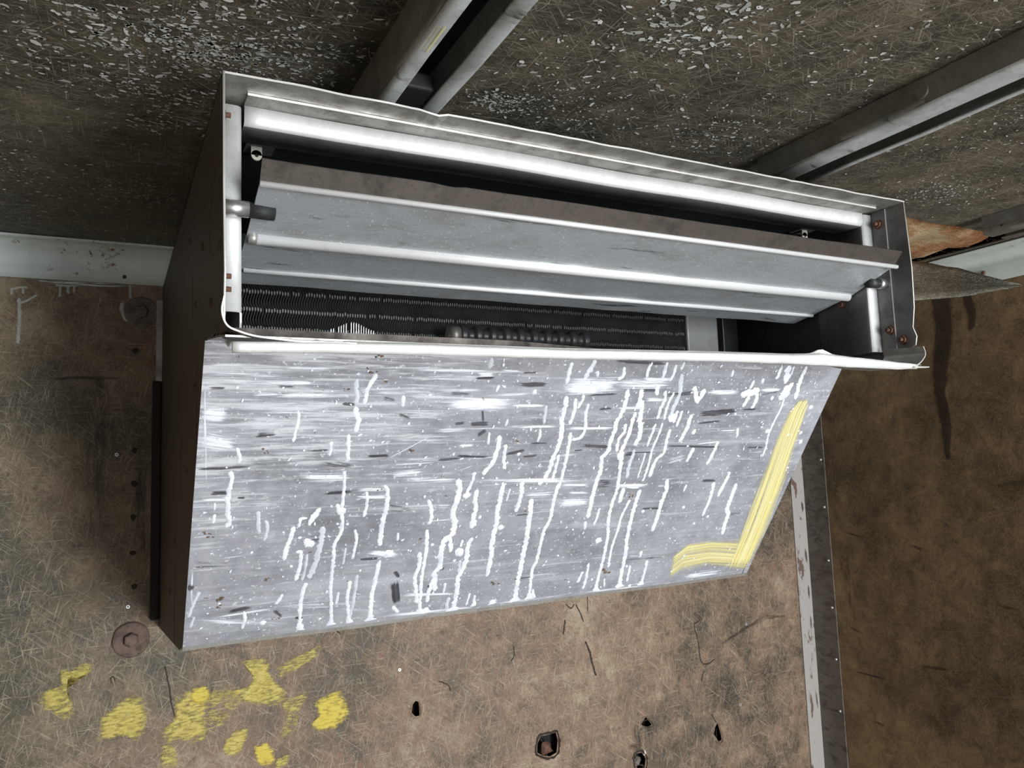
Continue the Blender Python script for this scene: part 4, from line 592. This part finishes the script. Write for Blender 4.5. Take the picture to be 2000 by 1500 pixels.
# right side panel
r_out = [(YF, 2.2265), (-.004, 2.2265), (-.004, 1.556), (-.49, 1.606), (PB.y, PB.z), (-.80, 1.990), (-.90, 1.986), (-.944, 2.002), (-.947, 2.015), (-.942, 2.03), (-.947, 2.06), (-.949, 2.12)]
sr = plate('side_panel', r_out, [], TS, lambda a, b, h: Vector((XR-TS/2+h, a, b)), [M['dkgrey'], M['alu_edge']], unit)
for p in sr.data.polygons:
    if p.normal.y < -.6 and p.center.y < -.93: p.material_index = 1
# liner strips just inside the shell
bm = bmesh.new(); box(bm, .116, XR-.024, -.914, -.80, 2.2215, 2.2240); build('top_liner', bm, [M['alu_dirty'], M['alu_edge']], unit, False, edge_front)
bm = bmesh.new(); box(bm, XR-TS-.0025, XR-TS, -.914, -.79, 2.000, 2.2235); build('side_liner', bm, [M['dkgrey'], M['alu_edge']], unit, False, edge_front)
# frame rails with rounded front flange
pr = fillet([(XL+TS+.001, -.888), (.1135, -.888), (.1135, -.790)], .007, 6)
bm = bmesh.new(); extr(bm, thicken(pr, .002), 'z', 2.006, 2.2205); lr = build('frame_rail', bm, M['rail_white'], unit, True)
bm = bmesh.new(); extr(bm, [(-.884, 2.006), (-.79, 2.006), (-.79, 1.984), (-.880, 1.988), (-.884, 1.996)], 'x', .1125, .1145); build('rail_foot', bm, M['rail_white'], lr)
xr_in = 1.056
pr = fillet([(XR-TS-.003, -.888), (xr_in, -.888), (xr_in, -.790)], .007, 6)
bm = bmesh.new(); extr(bm, thicken(pr, .002), 'z', 1.999, 2.2205)
rr = build('frame_rail', bm, [M['rail_white'], M['dkgrey']], unit, True)
for p in rr.data.polygons:
    if abs(p.normal.x) > .9: p.material_index = 1  # side faces in darker grey, their shade put into the colour
pr = fillet([(-.889, 2.2212), (-.889, 2.2015), (-.845, 2.2015)], .010, 7)
bm = bmesh.new(); extr(bm, thicken(pr, .002), 'x', .1165, xr_in-.001, 60, lambda q: (0, .0007*math.sin(q[0]*13), .0006*math.sin(q[0]*19)))
tr = build('frame_rail', bm, [M['rail_white'], M['dkgrey']], unit, True)
for p in tr.data.polygons:
    if p.normal.z < -.95: p.material_index = 1  # underside in darker grey, its shade put into the colour
# screws : hex nut + stud end
def screw(p, d, r, parent, l=.010):
    p, d = Vector(p), Vector(d)
    bm = bmesh.new(); cyl(bm, p, p+d*.0015, r*1.25, r*1.25, 16); cyl(bm, p+d*.0015, p+d*.0055, r, r, 6); o = build('screw', bm, M['rust'], parent)
    bm = bmesh.new(); cyl(bm, p+d*.005, p+d*l, r*.5, r*.45, 10); build('stud_end', bm, M['rust'], o)
for z in (2.2035, 2.0375, 2.0245): screw((XL+TS, -.900 if z > 2.1 else -.905, z), (1, 0, 0), .0058, unit, .011)
for (y, z) in ((-.902, 2.202), (-.907, 2.031), (-.926, 2.013)): screw((XR-TS-(.0025 if y > -.914 else 0), y, z), (-1, 0, 0), .0058, unit, .011)
screw((xr_in-.001, -.838, 2.084), (-1, 0, 0), .0045, unit, .004)
# duct inside
bm = bmesh.new(); box(bm, .1165, xr_in, -.8450, -.45, 2.2195, 2.2212); build('duct_ceiling', bm, M['dark'], unit)
bm = bmesh.new(); box(bm, XL+TS, XR-TS, -.452, -.448, 1.70, 2.222); build('duct_back', bm, M['dark'], unit)
bm = bmesh.new(); box(bm, xr_in-.001, xr_in+.001, -.789, -.45, 1.99, 2.2); build('duct_side', bm, M['dark'], unit)
for x in (.1425, 1.0235):
    bm = bmesh.new(); cyl(bm, (x, -.802, 2.2065), (x, -.7995, 2.2065), .0060, .0060, 16); box(bm, x-.0060, x+.0060, -.802, -.7995, 2.2065, 2.2165); o = build('hanging_tab', bm, M['tab'], unit)
    bm = bmesh.new(); cyl(bm, (x, -.8026, 2.2060), (x, -.8018, 2.2060), .0019, .0019, 10); build('tab_hole', bm, M['void'], o)
    bm = bmesh.new(); box(bm, x-.012, x+.020, -.806, -.780, 2.2165, 2.2194); build('tab_bracket', bm, M['dkgrey'], unit)
# damper blade
bl = [(-.955, 2.1415), (-.9395, 2.1235), (-.859, 2.0945), (-.781, 2.0785), (-.741, 2.0715)]
BX_0, BX_1 = .123, 1.050
bm = bmesh.new()
def bwob(q): return (0, 0, .0012*mnoise.noise((q[0]*12, q[1]*30, 4)) - (.0022*math.exp(-((q[0]-.315)/.010)**2) if q[1] < -.95 else 0))
extr(bm, thicken(bl, .002), 'x', BX_0, BX_1, 80, bwob)
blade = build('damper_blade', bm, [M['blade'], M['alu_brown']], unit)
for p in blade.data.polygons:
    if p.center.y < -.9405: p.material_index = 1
def bead(y, z, r, x0, x1, mat=M['bead']):
    bm = bmesh.new(); cyl(bm, (x0, y, z), (x1, y, z), r, r, 18); return build('stiffening_bead', bm, mat, blade, True)
bead(-.9400, 2.1220, .0032, BX_0, BX_1+.006); bead(-.857, 2.0925, .0072, .133, BX_1-.004); bead(-.781, 2.0770, .0034, BX_0+.008, BX_1)
bm = bmesh.new(); cyl(bm, (.1245, -.857, 2.0925), (.134, -.857, 2.0925), .0068, .0072, 16); build('bead_end', bm, M['alu_dirty'], blade, True)
for (a, b, c_) in ((XL+TS, .1185, .1435), (XR-TS-.003, 1.0615, 1.040)):
    y_, z_ = -.902, 2.1075 if a < .5 else 2.1055
    bm = bmesh.new(); cyl(bm, (a, y_, z_), (b, y_, z_), .0083, .0083, 20); o = build('pivot_pin', bm, M['alu'], blade, True)
    bm = bmesh.new(); cyl(bm, (b, y_, z_), (c_, y_+.002, z_), .0080, .0080, 20); build('pivot_sleeve', bm, M['dark'], o, True)
# evaporator coil behind
coil = bpy.data.objects.new('coil', None); COL.objects.link(coil); coil.location = (.5, -.57, 2.0); coil.parent = unit; coil.matrix_parent_inverse = PINV[unit.name]; PINV['coil'] = PINV[unit.name] @ Matrix()
PINV['coil'] = Matrix.Translation((-.5, .57, -2.0))
V, F, A = [], [], []; V2, F2 = [], []
ZR = [2.014, 2.039, 2.064, 2.089, 2.114, 2.139]; pitch = .0036; nf = int((.907-.118)/pitch); zz = [1.995+.004*i for i in range(38)]
for k in range(nf):
    x = .118+k*pitch; b = len(V)
    for i, z in enumerate(zz):
        ph = (z-2.014)/.025*2*math.pi; fy = -.620-.0022*math.cos(ph); bend = 0
        dx = .0011*math.cos(ph)
        if abs(x-.30) < .045 and z < 2.058: bend = .006*math.exp(-((x-.30)/.03)**2)*(2.058-z)/.02; dx += bend*math.sin((x-.30)*70); fy -= bend*.8
        V += [(x+dx, fy, z), (x+dx+.0005, fy+.001, z), (x, -.50, z)]
    for i in range(len(zz)-1):
        F += [(b+3*i, b+3*i+1, b+3*i+4, b+3*i+3), (b+3*i, b+3*i+3, b+3*i+5, b+3*i+2), (b+3*i+1, b+3*i+2, b+3*i+5, b+3*i+4)]
    for zr in ZR:  # bright collar facets put the glints of the fin edges into shape and colour
        if random.random() < .04: continue
        c = len(V2); hw, hh = .0011, .0030; yy = -.6236; sh = .0009*random.uniform(-1, 1)
        for (dx_, dz_, dy_) in ((-hw, -hh*.3, 0), (-hw*.2, -hh, .0004), (hw, -hh*.5, .0012), (hw*1.1, hh*.6, .0012), (0, hh, .0004), (-hw, hh*.5, 0)): V2.append((x+.0011+dx_, yy+dy_, zr+dz_+sh))
        F2.append(tuple(range(c, c+6)))
    if abs(x-.30) < .045:
        for zr in (2.047, 2.052):
            c = len(V2); q = math.exp(-((x-.30)/.022)**2)
            if q < .14 or zr > 2.05 or random.random() < .22: continue
            for (dx_, dz_) in ((-.0006, -.014), (.0003, -.014), (.0007, -.006+.013*q), (-.0002, -.007+.012*q)): V2.append((x+.0012+dx_, -.6262, zr+dz_))
            F2.append(tuple(range(c, c+4)))
me = bpy.data.meshes.new('fins'); me.from_pydata(V, [], F); tag(link('fins', me, M['fin'], coil), kind='stuff')
me = bpy.data.meshes.new('fin_collar_glints'); me.from_pydata(V2, [], F2); tag(link('fin_collar_glints', me, M['fin_edge'], coil), kind='stuff')
for zr in ZR:
    bm = bmesh.new(); cyl(bm, (.116, -.600, zr), (.985, -.600, zr), .0075, .0075, 12); build('coil_tube', bm, M['copper'], coil, True)
pr = fillet([(.913, -.52), (.913, -.622), (.985, -.622), (.985, -.600)], .003, 3)
bm = bmesh.new(); extr(bm, thicken(pr, .0018), 'z', 1.99, 2.195); build('end_plate', bm, M['plategrey'], coil)
bm = bmesh.new(); box(bm, .998, 1.000, -.622, -.46, 1.99, 2.195); build('baffle', bm, M['dkgrey'], unit)
bm = bmesh.new(); box(bm, 1.000, 1.055, -.600, -.598, 1.99, 2.195); build('cover_plate', bm, M['dark'], unit)
# corrugated drain hose lying in front of the coil
bm = bmesh.new(); rg = []; n = 20; hy, hz = -.652, 2.037
for i in range(0, 145):
    x = .452+.225*i/144; q = math.sin(i/144*2*math.pi*9.5); r = .0130+.0022*max(-1, min(1, q*2))
    rg.append([(x, hy+r*math.cos(2*math.pi*k/n), hz+r*math.sin(2*math.pi*k/n)) for k in range(n)])
loft(bm, rg); build('corrugated_hose', bm, M['plastic'], unit, True)
bm = bmesh.new(); cyl(bm, (.437, hy, hz), (.453, hy, hz), .0135, .0135, 20); build('hose_cuff', bm, M['alu_dirty'], unit, True)
# bottom : tray sheet, upstand, hemmed lip, curled corners
bm = bmesh.new(); extr(bm, thicken([(-.950, 1.971), (-.90, 1.979), (PT.y, PT.z-.0025)], .002), 'x', XL+TS, XR-TS); build('bottom_sheet', bm, M['alu_dirty'], unit)
bm = bmesh.new(); rows = []
for i in range(41):
    x = .104+(1.02-.104)*i/40; zt = 1.9905 - .0105*max(0, min(1, (x-.42)/.25))
    rows.append([(x, -.884, 1.978), (x, -.886, zt), (x, -.883, zt), (x, -.881, 1.979)])
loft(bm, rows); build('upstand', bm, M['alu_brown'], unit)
zl = [(.0960, 1.9600, .0052), (.18, 1.9625, .0052), (.265, 1.9640, .0055), (.446, 1.9650, .0052), (.67, 1.9690, .0056), (.80, 1.9700, .0062), (.855, 1.9712, .0080), (.90, 1.9700, .0075), (.96, 1.9685, .0066), (1.02, 1.9670, .0052), (1.058, 1.9672, .0035)]
def zl_at(x):
    for a, b in zip(zl, zl[1:]):
        if a[0] <= x <= b[0]: q = (x-a[0])/(b[0]-a[0]); return a[1]+(b[1]-a[1])*q, a[2]+(b[2]-a[2])*q
    return zl[-1][1:]
bm = bmesh.new(); rows = []
for i in range(121):
    x = .096+(1.058-.096)*i/120; zc, hh = zl_at(x); zc += .0005*mnoise.noise((x*40, 0, 0)); yy = -.956+.0012*mnoise.noise((x*25, 4, 0))
    rows.append([(x, yy+.003*math.cos(a)+(.22*hh*math.sin(a)*-1), zc+hh*math.sin(a)) for a in [2*math.pi*k/12 for k in range(12)]])
loft(bm, rows); lip = build('hemmed_lip', bm, M['rail_white'], unit, True)
# second skin of the hem, lifting with a kink near the right end
bm = bmesh.new(); rows = []
for i in range(101):
    x = .20+(1.062-.20)*i/100; zc, hh = zl_at(x); up = .0035+.006*math.exp(-((x-.862)/.014)**2)-(.004*max(0, (x-.9)/.15))
    z0 = zc+hh*.72; rows.append([(x, -.951, z0), (x, -.9535, z0+up), (x, -.9505, z0+up), (x, -.947, z0)])
loft(bm, rows); build('hem_skin', bm, M['alu_edge'], unit)
# left corner: bent sheet running from the side panel into the lip
cv = fillet([(.0890, 2.006), (.0862, 1.992), (.0905, 1.978), (.112, 1.9705), (.150, 1.9672), (.21, 1.9672)], .010, 5)
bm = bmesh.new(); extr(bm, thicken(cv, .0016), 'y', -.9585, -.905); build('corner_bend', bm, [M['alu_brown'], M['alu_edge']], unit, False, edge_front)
# right corner: curled, torn end of the bottom sheet
cv2 = fillet([(.905, 1.9735), (.98, 1.9650), (1.045, 1.9645), (1.068, 1.974), (1.0805, 1.986), (1.0755, 1.998)], .012, 5)
bm = bmesh.new(); rows = []
for k in range(7):
    y = -.958+.062*k/6; rows.append([(p[0]-.010*k/6*(1 if p[0] > 1.05 else 0), y, p[1]+.0035*k/6) for p in thicken(cv2, .0014)])
loft(bm, rows); build('curled_corner', bm, [M['alu_dirty'], M['alu_edge']], unit, False, edge_front)
bm = bmesh.new(); extr(bm, [(1.045, 1.9640), (1.079, 1.9655), (1.079, 1.9668), (1.045, 1.9665)], 'y', -.962, -.955); build('torn_tongue', bm, M['alu_edge'], unit)
bm = bmesh.new(); extr(bm, thicken([(PB.y+.006, PB.z-.001), (-.49, 1.6095), (-.20, 1.5795), (-.005, 1.5595)], .002), 'x', XL+TS, XR-TS); build('bottom_pan', bm, M['alu_dirty'], unit)
# sloping front-bottom panel with paint runs
prf = [(PT.y, PT.z), (PB.y, PB.z)]; back = -PN*.0022
bm = bmesh.new(); ret = Vector((0, .010, .0015)); hem = Vector((0, .0022, -.0055))
rows = []
for i in range(31):
    x = XL+(XR+.011-XL)*i/30; b = PB+Vector((0, 0, .0006*math.sin(i*.7)))
    a = PT.copy(); X = Vector((x, 0, 0)); rows.append([tuple(X+a), tuple(X+b), tuple(X+b+hem), tuple(X+b+hem+ret), tuple(X+b+hem+ret+Vector((0, 0, .002))), tuple(X+b+back+Vector((0, .002, .002))), tuple(X+a+back)])
loft(bm, rows); panel = build('sloping_panel', bm, [M['panel'], M['alu_dirty']], unit)
for p in panel.data.polygons:
    if p.center.z < PB.z-.001: p.material_index = 1
CL = lambda u: max(XL+.001, min(XR+.0105, u)); CV = lambda v: max(.002, min(PLEN-.0005, v))
for k, (a, b, c_, d_, hw, s) in enumerate(SMEARS):
    film('white_rub', fpanel, [((CL(p[0]), CV(p[1])), (CL(q[0]), CV(q[1]))) for p, q in strip_rows(a-(c_-a)*.12, b-(d_-b)*.12, c_+(c_-a)*.12, d_+(d_-b)*.12, hw*1.55, 10)], M['smear'], panel, .00025+k*.0000018, s)
for k, (a, b, c_, d_, hw, s) in enumerate(SCUFFS):
    film('dark_scuff', fpanel, [((CL(p[0]), CV(p[1])), (CL(q[0]), CV(q[1]))) for p, q in strip_rows(a-(c_-a)*.12, b-(d_-b)*.12, c_+(c_-a)*.12, d_+(d_-b)*.12, hw*1.45, 8)], M['scuff'], panel, .00052+k*.000003, s)
film('yellow_brush_stroke', fpanel, [((a, b), (CL(c_), d_)) for a, b, c_, d_ in YEL2], M['yellow'], panel, .00075, .80)
film('yellow_brush_stroke', fpanel, [((a, b), (CL(c_), CV(d_))) for a, b, c_, d_ in YEL1], M['yellow'], panel, .00082, .95)
for k, (wd, pale, fl_, pts) in enumerate(DRIPS):
    drip('paint_drip', fpanel, [(u, CV(v)) for u, v in pts], wd*.86, M['paint_pale'] if pale else M['paint'], panel, fl_, .0008+.00001*(k % 12), k)
rn = random.Random(77)
for (u, v, r) in BLOBS:
    bm = bmesh.new(); blob(bm, fpanel, u, v, r, .0013, 12, 1, rn); build('paint_blob', bm, M['paint'], panel, True)
for (u, v, r) in RUST:
    bm = bmesh.new()
    for q in range(4): blob(bm, fpanel, u+rn.gauss(0, r*.45), v+rn.gauss(0, r*.3), r*rn.uniform(.12, .30), .0005, 7, rn.uniform(.8, 2), rn)
    build('rust_spot', bm, M['rust_thin'], panel)
it = [(rn.uniform(XL+.01, XR-.01), rn.uniform(.01, PLEN-.01), .0011*rn.uniform(.4, 1.5)**1.6, rn.uniform(1, 1.8), rn.uniform(0, 3), rn.uniform(.7, 1)) for _ in range(900)]
flakes('paint_splatter', fpanel, it, M['paint'], panel, 78)
